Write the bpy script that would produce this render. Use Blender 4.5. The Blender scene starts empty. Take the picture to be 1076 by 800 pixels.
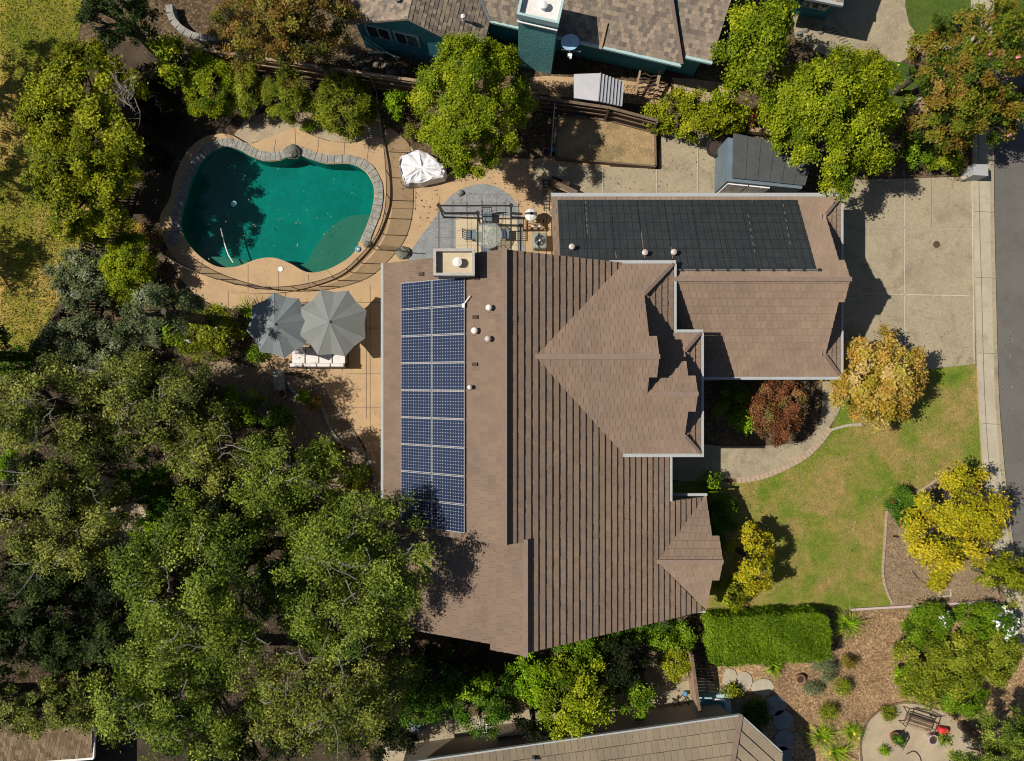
import bpy, math, random
import numpy as np
from mathutils import Vector, geometry
H=33.5; F=740.0; CX=538.0; CY=400.0
R=math.radians
random.seed(7)
col=bpy.context.scene.collection
def M(px,py,z=0.0):
    k=(H-z)/F
    return ((px-CX)*k,-(py-CY)*k)
def M3(px,py,z=0.0):
    x,y=M(px,py,z); return (x,y,z)
def MP(pts,z=0.0): return [M(a,b,z) for a,b in pts]
# ------------------------------------------------------------------ materials
def nmat(name):
    m=bpy.data.materials.new(name); m.use_nodes=True
    nt=m.node_tree; b=nt.nodes['Principled BSDF']; return m,nt,b
def N(nt,t,**k):
    n=nt.nodes.new(t)
    for a,v in k.items(): setattr(n,a,v)
    return n
def ramp(nt,stops):
    r=N(nt,'ShaderNodeValToRGB'); e=r.color_ramp.elements
    while len(e)<len(stops): e.new(0.5)
    for el,(p,c) in zip(e,stops): el.position=p; el.color=(c[0],c[1],c[2],1)
    return r
def mixc(nt,a,b,fac,mode='MIX'):
    m=N(nt,'ShaderNodeMix',data_type='RGBA',blend_type=mode)
    L=nt.links
    for s,v in ((m.inputs[0],fac),(m.inputs[6],a),(m.inputs[7],b)):
        if isinstance(v,(int,float)): s.default_value=v
        elif isinstance(v,tuple): s.default_value=(v[0],v[1],v[2],1)
        else: L.new(v,s)
    return m.outputs[2]
def noise(nt,pos,scale,detail=4,rough=0.6,dist=0):
    n=N(nt,'ShaderNodeTexNoise'); n.inputs['Scale'].default_value=scale
    n.inputs['Detail'].default_value=detail; n.inputs['Roughness'].default_value=rough
    n.inputs['Distortion'].default_value=dist
    nt.links.new(pos,n.inputs['Vector']); return n.outputs['Fac']
def mat(name,c1,c2=None,scale=2.0,fine=25.0,rough=0.85,bump=0.02,fa=0.25,c3=None,lo=.35,hi=.65,metal=0,spec=.3,tint=0.0,bscale=None,contrast=1):
    m,nt,b=nmat(name); L=nt.links
    g=N(nt,'ShaderNodeNewGeometry').outputs['Position']
    c2=c2 or tuple(x*.75 for x in c1)
    n1=noise(nt,g,scale,5,.65,.3)
    st=[(lo,c1),(hi,c2)]
    if c3: st=[(lo,c1),((lo+hi)/2,c3),(hi,c2)]
    r=ramp(nt,st); L.new(n1,r.inputs[0])
    c=r.outputs[0]
    n2=noise(nt,g,fine,3,.7)
    r2=ramp(nt,[(.3,(1-fa,)*3),(.7,(1+fa*.6,)*3)]); L.new(n2,r2.inputs[0])
    c=mixc(nt,c,r2.outputs[0],1.0,'MULTIPLY')
    if tint:
        at=N(nt,'ShaderNodeAttribute',attribute_name='tint')
        r3=ramp(nt,[(0,(1-tint,)*3),(1,(1+tint,)*3)]); L.new(at.outputs['Fac'],r3.inputs[0])
        c=mixc(nt,c,r3.outputs[0],1.0,'MULTIPLY')
    L.new(c,b.inputs['Base Color'])
    b.inputs['Roughness'].default_value=rough; b.inputs['Metallic'].default_value=metal
    b.inputs['Specular IOR Level'].default_value=spec
    if bump:
        bn=N(nt,'ShaderNodeBump'); bn.inputs['Distance'].default_value=bump; bn.inputs['Strength'].default_value=.8
        n3=noise(nt,g,bscale or fine,4,.7); L.new(n3,bn.inputs['Height']); L.new(bn.outputs[0],b.inputs['Normal'])
    return m
def leafmat(name,cols,trans=.3):
    m,nt,b=nmat(name); L=nt.links
    at=N(nt,'ShaderNodeAttribute',attribute_name='tint')
    n=len(cols); r=ramp(nt,[(i/(n-1),c) for i,c in enumerate(cols)]); L.new(at.outputs['Fac'],r.inputs[0])
    L.new(r.outputs[0],b.inputs['Base Color']); b.inputs['Roughness'].default_value=.55
    b.inputs['Specular IOR Level'].default_value=.12
    t=N(nt,'ShaderNodeBsdfTranslucent'); L.new(r.outputs[0],t.inputs['Color'])
    mx=N(nt,'ShaderNodeMixShader'); mx.inputs[0].default_value=trans
    L.new(b.outputs[0],mx.inputs[1]); L.new(t.outputs[0],mx.inputs[2])
    L.new(mx.outputs[0],nt.nodes['Material Output'].inputs['Surface'])
    return m
def tilemat(name,c1,c2,c3,var=.18,rough=.85):
    m,nt,b=nmat(name); L=nt.links
    g=N(nt,'ShaderNodeNewGeometry').outputs['Position']
    at=N(nt,'ShaderNodeAttribute',attribute_name='tint')
    r=ramp(nt,[(0,c1),(.5,c2),(1,c3)]); L.new(at.outputs['Fac'],r.inputs[0])
    a=noise(nt,g,.5,5,.7); r2=ramp(nt,[(.3,(.84,.85,.86)),(.7,(1.1,1.08,1.05))]); L.new(a,r2.inputs[0])
    c=mixc(nt,r.outputs[0],r2.outputs[0],1.0,'MULTIPLY')
    f=noise(nt,g,30,4,.8); r3=ramp(nt,[(.3,(1-var,)*3),(.7,(1+var,)*3)]); L.new(f,r3.inputs[0])
    c=mixc(nt,c,r3.outputs[0],1.0,'MULTIPLY')
    L.new(c,b.inputs['Base Color']); b.inputs['Roughness'].default_value=rough; b.inputs['Diffuse Roughness'].default_value=1.0; b.inputs['Specular IOR Level'].default_value=.2
    bn=N(nt,'ShaderNodeBump'); bn.inputs['Distance'].default_value=.01; L.new(f,bn.inputs['Height']); L.new(bn.outputs[0],b.inputs['Normal'])
    return m
def grassmat(name,green,green2,dry,drylo=.45,dryhi=.7,sc=.45):
    m,nt,b=nmat(name); L=nt.links
    g=N(nt,'ShaderNodeNewGeometry').outputs['Position']
    a=noise(nt,g,sc,6,.62,.4); r=ramp(nt,[(drylo-.12,green),(drylo,green2),(dryhi,dry)]); L.new(a,r.inputs[0])
    f=noise(nt,g,14,4,.8); r2=ramp(nt,[(.3,(.62,.66,.6)),(.7,(1.3,1.28,1.25))]); L.new(f,r2.inputs[0])
    c=mixc(nt,r.outputs[0],r2.outputs[0],1.0,'MULTIPLY')
    h=noise(nt,g,2.6,4,.75); r4=ramp(nt,[(.35,(.8,.85,.8)),(.65,(1.18,1.12,1.1))]); L.new(h,r4.inputs[0])
    c=mixc(nt,c,r4.outputs[0],1.0,'MULTIPLY')
    L.new(c,b.inputs['Base Color']); b.inputs['Roughness'].default_value=.95; b.inputs['Specular IOR Level'].default_value=.1
    bn=N(nt,'ShaderNodeBump'); bn.inputs['Distance'].default_value=.06; L.new(f,bn.inputs['Height']); L.new(bn.outputs[0],b.inputs['Normal'])
    return m
def chipmat(name,c1,c2,c3,sc=9,rough=.95):
    m,nt,b=nmat(name); L=nt.links
    g=N(nt,'ShaderNodeNewGeometry').outputs['Position']
    v=N(nt,'ShaderNodeTexVoronoi'); v.inputs['Scale'].default_value=sc; L.new(g,v.inputs['Vector'])
    sx=N(nt,'ShaderNodeSeparateColor'); L.new(v.outputs['Color'],sx.inputs[0])
    r=ramp(nt,[(.1,c1),(.5,c2),(.92,c3)]); L.new(sx.outputs[0],r.inputs[0])
    a=noise(nt,g,.9,5,.7); r2=ramp(nt,[(.32,(.68,.66,.64)),(.66,(1.18,1.16,1.12))]); L.new(a,r2.inputs[0])
    c=mixc(nt,r.outputs[0],r2.outputs[0],1.0,'MULTIPLY')
    f=noise(nt,g,35,3,.8); r3=ramp(nt,[(.3,(.7,)*3),(.7,(1.2,)*3)]); L.new(f,r3.inputs[0])
    c=mixc(nt,c,r3.outputs[0],1.0,'MULTIPLY')
    L.new(c,b.inputs['Base Color']); b.inputs['Roughness'].default_value=rough; b.inputs['Specular IOR Level'].default_value=.1
    bn=N(nt,'ShaderNodeBump'); bn.inputs['Distance'].default_value=.05; L.new(sx.outputs[1],bn.inputs['Height']); L.new(bn.outputs[0],b.inputs['Normal'])
    return m
def stain(m,sc,lo,hi,dark,seed=0):
    nt=m.node_tree; b=nt.nodes['Principled BSDF']; L=nt.links; src=b.inputs['Base Color'].links[0].from_socket
    g=N(nt,'ShaderNodeNewGeometry').outputs['Position']; mp=N(nt,'ShaderNodeMapping'); mp.inputs['Location'].default_value=(seed,seed*2,0); L.new(g,mp.inputs[0])
    r=ramp(nt,[(lo,(1,1,1)),(hi,(dark,dark*.98,dark*.95))]); L.new(noise(nt,mp.outputs[0],sc,7,.75,1.2),r.inputs[0])
    L.new(mixc(nt,src,r.outputs[0],1.0,'MULTIPLY'),b.inputs['Base Color']); return m
def flat(name,c,rough=.6,metal=0,spec=.4,bump=0): return mat(name,c,tuple(x*.9 for x in c),2,20,rough,bump,.08,metal=metal,spec=spec)
MT={}
MT['roof']=tilemat('roof tile',(.226,.163,.122),(.242,.175,.131),(.258,.187,.141),.12)
MT['shingle']=tilemat('wood look shingle',(.16,.135,.115),(.27,.22,.175),(.38,.30,.225),.22)
MT['tanroof']=tilemat('tan roof tile',(.235,.195,.14),(.255,.21,.15),(.275,.225,.16),.15)
MT['oldroof']=tilemat('old tile',(.17,.12,.075),(.27,.19,.11),(.36,.27,.17),.2)
MT['cap']=mat('ridge cap',(.23,.165,.13),(.20,.145,.115),3,25,.85,.005,.12)
MT['gutter']=flat('white gutter paint',(.37,.38,.385),.5)
MT['stucco']=mat('beige stucco',(.36,.30,.23),(.32,.27,.21),1.5,40,.9,.01,.1)
MT['bluewall']=mat('blue green siding',(.05,.24,.29),(.042,.21,.26),1.5,18,.8,.02,.2)
MT['bluetrim']=flat('pale blue trim',(.35,.50,.50))
MT['glass']=flat('dark window glass',(.02,.035,.045),.08,0,.8)
MT['conc']=mat('drive concrete',(.34,.285,.19),(.25,.21,.145),.8,11,.9,.006,.2,c3=(.315,.265,.18),lo=.3,hi=.72)
MT['walk']=mat('sidewalk concrete',(.42,.37,.28),(.34,.30,.225),.9,16,.9,.006,.14)
MT['patio']=mat('tan patio concrete',(.45,.305,.17),(.38,.26,.15),.9,12,.85,.005,.1)
MT['asphalt']=mat('asphalt',(.135,.127,.115),(.115,.108,.098),.5,22,.9,.008,.2)
MT['paver']=mat('grey paver',(.25,.26,.27),(.19,.20,.205),3,16,.85,.012,.25)
MT['cream']=mat('cream slab',(.50,.42,.29),(.44,.36,.25),1.2,12,.8,.004,.1)
MT['stone']=mat('flagstone',(.34,.33,.29),(.20,.20,.185),4,16,.85,.02,.3,c3=(.27,.26,.235))
MT['stonetan']=mat('tan flagstone',(.42,.30,.20),(.33,.27,.2),3,16,.85,.015,.2)
MT['joint']=flat('dark joint',(.12,.10,.075),.95)
MT['jointl']=flat('pale joint',(.48,.45,.37),.95)
MT['lawn']=grassmat('lawn grass',(.10,.18,.02),(.165,.205,.03),(.33,.235,.09),.40,.60,.5)
MT['lawn2']=grassmat('green lawn',(.06,.11,.018),(.075,.125,.022),(.10,.13,.03),.5,.75)
MT['field']=grassmat('dry field grass',(.11,.17,.013),(.24,.235,.028),(.46,.31,.10),.46,.6,.17)
MT['soil']=chipmat('garden soil',(.07,.05,.032),(.11,.08,.05),(.18,.13,.08),12)
MT['mulch']=chipmat('bark mulch',(.23,.145,.08),(.34,.22,.12),(.48,.34,.20),13)
MT['dirt']=mat('packed dirt',(.27,.205,.135),(.19,.14,.09),1.2,9,.95,.02,.3,c3=(.23,.17,.11))
MT['gravel']=mat('decomposed gravel',(.40,.325,.225),(.31,.25,.17),1,20,.95,.02,.22)
MT['bed']=grassmat('dry raised bed soil',(.13,.16,.06),(.26,.19,.11),(.38,.27,.155),.36,.5,1.1)
MT['wood']=mat('weathered wood',(.19,.13,.085),(.12,.085,.058),3,30,.85,.01,.3)
MT['woodl']=mat('pale wood',(.36,.25,.16),(.28,.19,.12),3,30,.8,.01,.25)
MT['wooddk']=mat('dark stained wood',(.06,.038,.028),(.04,.028,.02),3,30,.8,.01,.25)
MT['bark']=mat('bark',(.11,.09,.07),(.06,.048,.038),4,25,.95,.03,.4)
MT['twig']=mat('bare grey twig',(.30,.28,.25),(.22,.20,.18),4,25,.95,.01,.3)
MT['black']=flat('black metal',(.018,.018,.02),.5)
MT['white']=mat('white paint',(.74,.72,.70),(.66,.65,.63),2,14,.6,.006,.08)
MT['cushion']=mat('white cushion fabric',(.72,.68,.66),(.62,.59,.57),5,30,.9,.02,.1)
MT['cover']=mat('white vinyl cover',(.76,.75,.76),(.66,.65,.68),3,9,.6,.06,.06,bscale=3)
MT['coverg']=mat('grey vinyl cover',(.30,.32,.36),(.25,.27,.31),3,9,.6,.04,.1,bscale=3)
MT['umb']=mat('grey green canvas',(.195,.205,.195),(.175,.185,.175),1.5,60,.9,.004,.06)
MT['umb2']=mat('blue grey canvas',(.17,.195,.20),(.15,.175,.18),1.5,60,.9,.004,.06)
MT['steel']=flat('grey steel',(.30,.31,.31),.4,.6)
MT['metalbrown']=flat('vent metal',(.52,.44,.40),.5,0)
MT['ventw']=flat('white vent cap',(.8,.74,.70),.5)
MT['greyplas']=mat('grey resin roof',(.36,.36,.38),(.33,.33,.35),2,20,.6,.004,.06)
MT['charcoal']=mat('charcoal shed panel',(.075,.08,.082),(.06,.064,.066),2,14,.6,.004,.15)
MT['charcoal2']=mat('blue grey shed wall',(.13,.17,.21),(.11,.15,.18),2,14,.6,.004,.15)
MT['mat']=None
stain(MT['conc'],.6,.53,.70,.64,3); stain(MT['conc'],2.6,.58,.70,.8,11); stain(MT['asphalt'],.5,.5,.7,.8,8); stain(MT['walk'],1.3,.52,.7,.8,5); stain(MT['patio'],.9,.54,.72,.74,2); stain(MT['roof'],.7,.5,.75,.9,4)
MT['terra']=mat('terracotta',(.33,.15,.09),(.26,.12,.075),4,20,.8,.004,.15)
MT['red']=flat('red fabric',(.62,.03,.035),.7)
MT['pink']=flat('pink glazed pot',(.5,.38,.38),.5)
MT['bluep']=flat('blue plastic',(.10,.30,.55),.5)
MT['iron']=mat('rusty iron',(.10,.06,.045),(.07,.045,.035),12,40,.7,.01,.3)
MT['rock']=mat('boulder stone',(.22,.22,.19),(.12,.12,.10),5,20,.9,.03,.35)
MT['plaster']=mat('teal pool plaster',(.004,.33,.275),(.004,.25,.215),.6,8,.8,0,.10)
MT['plaster2']=mat('grey green pool ledge',(.26,.27,.20),(.22,.235,.175),1,10,.8,0,.10)
MT['petalw']=flat('white petals',(.78,.76,.76),.7); MT['petalr']=flat('red petals',(.55,.06,.05),.7)
MT['petalp']=flat('pink petals',(.6,.22,.32),.7); MT['petaly']=flat('yellow petals',(.75,.42,.02),.7); MT['petalv']=flat('violet petals',(.22,.16,.42),.7)
stain(MT['plaster'],1.1,.45,.7,.82,6)
# pool heating mat: black ribbed
def ribmat():
    m,nt,b=nmat('black ribbed rubber'); L=nt.links
    g=N(nt,'ShaderNodeNewGeometry').outputs['Position']; sp=N(nt,'ShaderNodeSeparateXYZ'); L.new(g,sp.inputs[0])
    def lines(o,period,w):
        a=N(nt,'ShaderNodeMath',operation='DIVIDE'); L.new(o,a.inputs[0]); a.inputs[1].default_value=period
        f=N(nt,'ShaderNodeMath',operation='FRACT'); L.new(a.outputs[0],f.inputs[0])
        l=N(nt,'ShaderNodeMath',operation='LESS_THAN'); L.new(f.outputs[0],l.inputs[0]); l.inputs[1].default_value=w
        return l.outputs[0]
    n=noise(nt,g,1.5,5,.7); r=ramp(nt,[(.3,(.018,.022,.025)),(.7,(.034,.038,.04))]); L.new(n,r.inputs[0])
    c=mixc(nt,r.outputs[0],(.010,.011,.012),lines(sp.outputs[0],.30,.10))
    c=mixc(nt,c,(.010,.011,.012),lines(sp.outputs[1],.42,.06))
    L.new(c,b.inputs['Base Color']); b.inputs['Roughness'].default_value=.6
    return m
MT['mat']=ribmat()
def cellmat():
    m,nt,b=nmat('solar cells'); L=nt.links
    uv=N(nt,'ShaderNodeTexCoord').outputs['UV']
    sp=N(nt,'ShaderNodeSeparateXYZ'); L.new(uv,sp.inputs[0])
    def tri(o,k):
        a=N(nt,'ShaderNodeMath',operation='MULTIPLY'); L.new(o,a.inputs[0]); a.inputs[1].default_value=k
        f=N(nt,'ShaderNodeMath',operation='FRACT'); L.new(a.outputs[0],f.inputs[0])
        s=N(nt,'ShaderNodeMath',operation='SUBTRACT'); L.new(f.outputs[0],s.inputs[0]); s.inputs[1].default_value=.5
        q=N(nt,'ShaderNodeMath',operation='ABSOLUTE'); L.new(s.outputs[0],q.inputs[0]); return q.outputs[0]
    a=tri(sp.outputs[0],12); c=tri(sp.outputs[1],8)
    s=N(nt,'ShaderNodeMath',operation='ADD'); L.new(a,s.inputs[0]); L.new(c,s.inputs[1])
    corner=N(nt,'ShaderNodeMath',operation='GREATER_THAN'); L.new(s.outputs[0],corner.inputs[0]); corner.inputs[1].default_value=.85
    mx=N(nt,'ShaderNodeMath',operation='MAXIMUM'); L.new(a,mx.inputs[0]); L.new(c,mx.inputs[1])
    ln=N(nt,'ShaderNodeMath',operation='GREATER_THAN'); L.new(mx.outputs[0],ln.inputs[0]); ln.inputs[1].default_value=.455
    cc=mixc(nt,(.010,.018,.052),(.07,.085,.125),ln.outputs[0])
    cc=mixc(nt,cc,(.40,.42,.36),corner.outputs[0])
    L.new(cc,b.inputs['Base Color']); b.inputs['Roughness'].default_value=.22; b.inputs['Specular IOR Level'].default_value=.5
    return m
MT['cell']=cellmat(); MT['frame']=flat('silver panel frame',(.27,.27,.285),.5,.1)
def watermat():
    m,nt,b=nmat('pool water'); L=nt.links; nt.nodes.remove(b)
    t=N(nt,'ShaderNodeBsdfTransparent'); t.inputs[0].default_value=(.30,.70,.68,1)
    gl=N(nt,'ShaderNodeBsdfGlossy'); gl.inputs['Roughness'].default_value=.04
    fr=N(nt,'ShaderNodeFresnel'); fr.inputs[0].default_value=1.33
    g=N(nt,'ShaderNodeNewGeometry').outputs['Position']; bn=N(nt,'ShaderNodeBump'); bn.inputs['Distance'].default_value=.02; bn.inputs['Strength'].default_value=.4
    L.new(noise(nt,g,3,3,.5,.5),bn.inputs['Height']); L.new(bn.outputs[0],gl.inputs['Normal']); L.new(bn.outputs[0],fr.inputs['Normal'])
    mx=N(nt,'ShaderNodeMixShader'); L.new(fr.outputs[0],mx.inputs[0]); L.new(t.outputs[0],mx.inputs[1]); L.new(gl.outputs[0],mx.inputs[2])
    L.new(mx.outputs[0],nt.nodes['Material Output'].inputs['Surface']); return m
MT['water']=watermat()
def meshmat(name,fac,c):
    m,nt,b=nmat(name); L=nt.links; b.inputs['Base Color'].default_value=(*c,1); b.inputs['Roughness'].default_value=.8
    t=N(nt,'ShaderNodeBsdfTransparent'); mx=N(nt,'ShaderNodeMixShader'); mx.inputs[0].default_value=fac
    L.new(t.outputs[0],mx.inputs[1]); L.new(b.outputs[0],mx.inputs[2]); L.new(mx.outputs[0],nt.nodes['Material Output'].inputs['Surface']); return m
MT['netting']=meshmat('black fence netting',.42,(.02,.02,.02))
MT['tableglass']=meshmat('table glass',.35,(.35,.40,.38))
G={}
G['oak']=leafmat('oak leaves',[(.028,.042,.008),(.11,.135,.022),(.23,.25,.04),(.40,.41,.10)],0.15)
G['oakg']=leafmat('greener oak leaves',[(.022,.048,.006),(.095,.14,.014),(.20,.255,.028),(.37,.42,.08)],0.15)
G['oakd']=leafmat('shade darkened oak leaves',[(.012,.022,.005),(.03,.05,.01),(.055,.085,.018),(.13,.17,.045)],.22)  # oak greens darkened so low crowns carry their shade in the leaf colour
G['bright']=leafmat('bright leaves',[(.045,.09,.003),(.145,.20,.006),(.28,.335,.010),(.48,.49,.022)],0.22)
G['ygreen']=leafmat('yellow green leaves',[(.045,.07,.004),(.155,.185,.008),(.30,.32,.012),(.49,.48,.028)],0.22)
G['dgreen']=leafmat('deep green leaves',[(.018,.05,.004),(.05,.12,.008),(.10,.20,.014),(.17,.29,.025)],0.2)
G['hedge']=leafmat('hedge leaves',[(.04,.085,.004),(.10,.185,.007),(.18,.29,.012),(.28,.40,.025)],0.2)
G['olive']=leafmat('olive leaves',[(.05,.08,.005),(.16,.20,.012),(.29,.32,.025),(.44,.45,.06)],0.25)
G['grey']=leafmat('grey green leaves',[(.06,.085,.03),(.12,.15,.06),(.20,.23,.11),(.30,.32,.19)],.22)
G['rust']=leafmat('rust leaves',[(.03,.055,.006),(.11,.16,.010),(.19,.20,.014),(.22,.11,.02),(.18,.19,.016),(.34,.20,.05)],0.2)
G['brown']=leafmat('brown green leaves',[(.03,.035,.01),(.14,.15,.02),(.18,.11,.02),(.28,.15,.035),(.20,.21,.02),(.34,.24,.07)],.22)
G['yellow']=leafmat('yellow leaves',[(.14,.19,.006),(.36,.33,.012),(.52,.41,.02),(.68,.50,.04)],0.2)
G['gold']=leafmat('gold peach leaves',[(.28,.24,.02),(.45,.30,.04),(.55,.34,.08),(.42,.36,.05),(.60,.44,.16)])
G['red']=leafmat('dull red leaves',[(.07,.035,.015),(.17,.06,.025),(.28,.11,.05),(.13,.13,.025),(.36,.19,.08)],0.2)
G['lime']=leafmat('lime leaves',[(.06,.14,.004),(.16,.29,.007),(.28,.43,.012),(.44,.57,.025)],0.25)
G['dark']=leafmat('near black shade leaves',[(.006,.011,.003),(.014,.022,.005),(.03,.045,.01)],.22)  # near-black leaf colour that paints in deep shade
G['litter']=leafmat('fallen leaves',[(.12,.07,.04),(.28,.17,.09),(.40,.29,.17),(.2,.13,.07)],.1)
G['litterdk']=leafmat('woodland litter',[(.05,.03,.018),(.12,.08,.04),(.24,.17,.10),(.40,.30,.18)],0.1)
G['dry']=leafmat('dry grass blades',[(.11,.17,.015),(.24,.24,.04),(.44,.31,.11)],0.3)
# ------------------------------------------------------------------ object helpers
WL={}
def tag(o,label=None,cat=None,group=None,kind=None):
    if label: o['label']=label
    if cat: o['category']=cat
    if group: o['group']=group
    if kind: o['kind']=kind
    return o
def thing(name,label,cat,loc,group=None):
    o=bpy.data.objects.new(name,None); col.objects.link(o); o.location=loc; o.empty_display_size=.3
    WL[o]=Vector(loc); return tag(o,label,cat,group)
def link(name,me,parent,origin=(0,0,0)):
    o=bpy.data.objects.new(name,me); col.objects.link(o)
    if parent is not None: o.parent=parent; WL[o]=WL[parent]
    else: o.location=origin; WL[o]=Vector(origin)
    return o
class MB:
    def __init__(s): s.v=[]; s.f=[]; s.m=[]; s.t=[]; s.uv=None; s.cur=0
    def add(s,vs,fs,tint=.5):
        n=len(s.v); s.v+=[tuple(p) for p in vs]; s.f+=[[i+n for i in f] for f in fs]; s.m+=[s.cur]*len(fs); s.t+=[tint]*len(fs); return s
    def box(s,c,size,rz=0,tilt=None):
        x,y,z=(k/2 for k in size); ca,sa=math.cos(rz),math.sin(rz); vs=[]
        for dz in (-z,z):
            for dx,dy in ((-x,-y),(x,-y),(x,y),(-x,y)):
                vs.append((c[0]+dx*ca-dy*sa,c[1]+dx*sa+dy*ca,c[2]+dz))
        return s.add(vs,[[3,2,1,0],[4,5,6,7],[0,1,5,4],[1,2,6,5],[2,3,7,6],[3,0,4,7]])
    def beam(s,p,q,w,h,tint=.5):
        p=Vector(p); q=Vector(q); d=(q-p).normalized(); up=Vector((0,0,1)) if abs(d.z)<.95 else Vector((1,0,0))
        a=d.cross(up).normalized()*w/2; b=a.cross(d).normalized()*h/2
        vs=[p-a-b,p+a-b,p+a+b,p-a+b,q-a-b,q+a-b,q+a+b,q-a+b]
        return s.add(vs,[[0,1,2,3],[7,6,5,4],[0,4,5,1],[1,5,6,2],[2,6,7,3],[3,7,4,0]],tint)
    def tube(s,pts,rad,n=8):
        pts=[Vector(p) for p in pts]; m=len(pts)
        if not isinstance(rad,(list,tuple)): rad=[rad]*m
        base=len(s.v); vs=[]; fs=[]
        for i,p in enumerate(pts):
            d=(pts[min(i+1,m-1)]-pts[max(i-1,0)]).normalized()
            up=Vector((0,0,1)) if abs(d.z)<.9 else Vector((1,0,0))
            a=d.cross(up).normalized(); b=a.cross(d)
            for k in range(n):
                t=2*math.pi*k/n; vs.append(p+(a*math.cos(t)+b*math.sin(t))*rad[i])
        for i in range(m-1):
            for k in range(n):
                k2=(k+1)%n; fs.append([i*n+k,i*n+k2,(i+1)*n+k2,(i+1)*n+k])
        fs.append(list(range(n))[::-1]); fs.append([ (m-1)*n+k for k in range(n)])
        return s.add(vs,fs)
    def prism(s,poly,z0,z1):
        n=len(poly)
        zt=z1 if callable(z1) else (lambda x,y:z1); zb=z0 if callable(z0) else (lambda x,y:z0)
        vs=[(x,y,zb(x,y)) for x,y in poly]+[(x,y,zt(x,y)) for x,y in poly]
        A=sum(poly[i][0]*poly[(i+1)%n][1]-poly[(i+1)%n][0]*poly[i][1] for i in range(n))
        top=list(range(n,2*n)); bot=list(range(n))[::-1]
        sides=[[i,(i+1)%n,(i+1)%n+n,i+n] for i in range(n)]
        fs=[top,bot]+sides
        if A<0: fs=[f[::-1] for f in fs]
        return s.add(vs,fs)
    def sheet(s,poly,z):
        n=len(poly); A=sum(poly[i][0]*poly[(i+1)%n][1]-poly[(i+1)%n][0]*poly[i][1] for i in range(n))
        f=list(range(n)); 
        if A<0: f=f[::-1]
        return s.add([(x,y,z) for x,y in poly],[f])
    def lathe(s,c,prof,n=20,sx=1,sy=1):
        vs=[];fs=[];m=len(prof)
        for r,z in prof:
            for k in range(n):
                t=2*math.pi*k/n; vs.append((c[0]+r*sx*math.cos(t),c[1]+r*sy*math.sin(t),c[2]+z))
        for i in range(m-1):
            for k in range(n):
                k2=(k+1)%n; fs.append([i*n+k,i*n+k2,(i+1)*n+k2,(i+1)*n+k])
        fs.append([(m-1)*n+k for k in range(n)]); fs.append(list(range(n))[::-1])
        return s.add(vs,fs)
    def build(s,name,mats,parent=None,label=None,cat=None,group=None,kind=None,smooth=False):
        if not isinstance(mats,(list,tuple)): mats=[mats]
        if parent is not None: org=WL[parent]
        else:
            xs=[p[0] for p in s.v]; ys=[p[1] for p in s.v]; zs=[p[2] for p in s.v]
            org=Vector(((min(xs)+max(xs))/2,(min(ys)+max(ys))/2,min(zs)))
        me=bpy.data.meshes.new(name)
        me.from_pydata([(p[0]-org[0],p[1]-org[1],p[2]-org[2]) for p in s.v],[],s.f)
        for m in mats: me.materials.append(m)
        if len(mats)>1: me.polygons.foreach_set('material_index',s.m)
        at=me.attributes.new('tint','FLOAT','FACE'); at.data.foreach_set('value',s.t)
        if smooth: me.polygons.foreach_set('use_smooth',[True]*len(me.polygons))
        me.update(); o=link(name,me,parent,org)
        return tag(o,label,cat,group,kind)
def catmull(pts,closed=True,n=6):
    out=[]; m=len(pts); rng=range(m) if closed else range(m-1)
    for i in rng:
        if closed: p=[pts[(i+k-1)%m] for k in range(4)]
        else: p=[pts[max(0,min(m-1,i+k-1))] for k in range(4)]
        for j in range(n):
            t=j/n
            out.append(tuple(.5*((2*p[1][a])+(-p[0][a]+p[2][a])*t+(2*p[0][a]-5*p[1][a]+4*p[2][a]-p[3][a])*t*t+(-p[0][a]+3*p[1][a]-3*p[2][a]+p[3][a])*t**3) for a in range(len(pts[0]))))
    if not closed: out.append(pts[-1])
    return out
def offset(poly,d,closed=True):
    n=len(poly); out=[]
    for i in range(n):
        a=poly[(i-1)%n] if closed or i>0 else poly[i]; b=poly[(i+1)%n] if closed or i<n-1 else poly[i]
        dx,dy=b[0]-a[0],b[1]-a[1]; l=math.hypot(dx,dy) or 1
        out.append((poly[i][0]+dy/l*d,poly[i][1]-dx/l*d))
    return out
def area(poly):
    n=len(poly); return .5*sum(poly[i][0]*poly[(i+1)%n][1]-poly[(i+1)%n][0]*poly[i][1] for i in range(n))
def holed(name,outer,holes,z,m,**k):
    loops=[[Vector((x,y,0)) for x,y in outer]]+[[Vector((x,y,0)) for x,y in h] for h in holes]
    tr=geometry.tessellate_polygon(loops); vs=[(v.x,v.y,z) for l in loops for v in l]
    b=MB(); fs=[]
    for t in tr:
        a,c,d=(vs[i] for i in t)
        s=(c[0]-a[0])*(d[1]-a[1])-(c[1]-a[1])*(d[0]-a[0])
        fs.append(list(t) if s>0 else list(t)[::-1])
    b.add(vs,fs); return b.build(name,m,**k)
def ground(name,px,z,m,smooth=True,n=5):
    pts=MP(px); 
    if smooth: pts=catmull(pts,True,n)
    b=MB(); b.prism(pts,-.02,z); return b.build(name,m,kind='structure')
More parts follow.
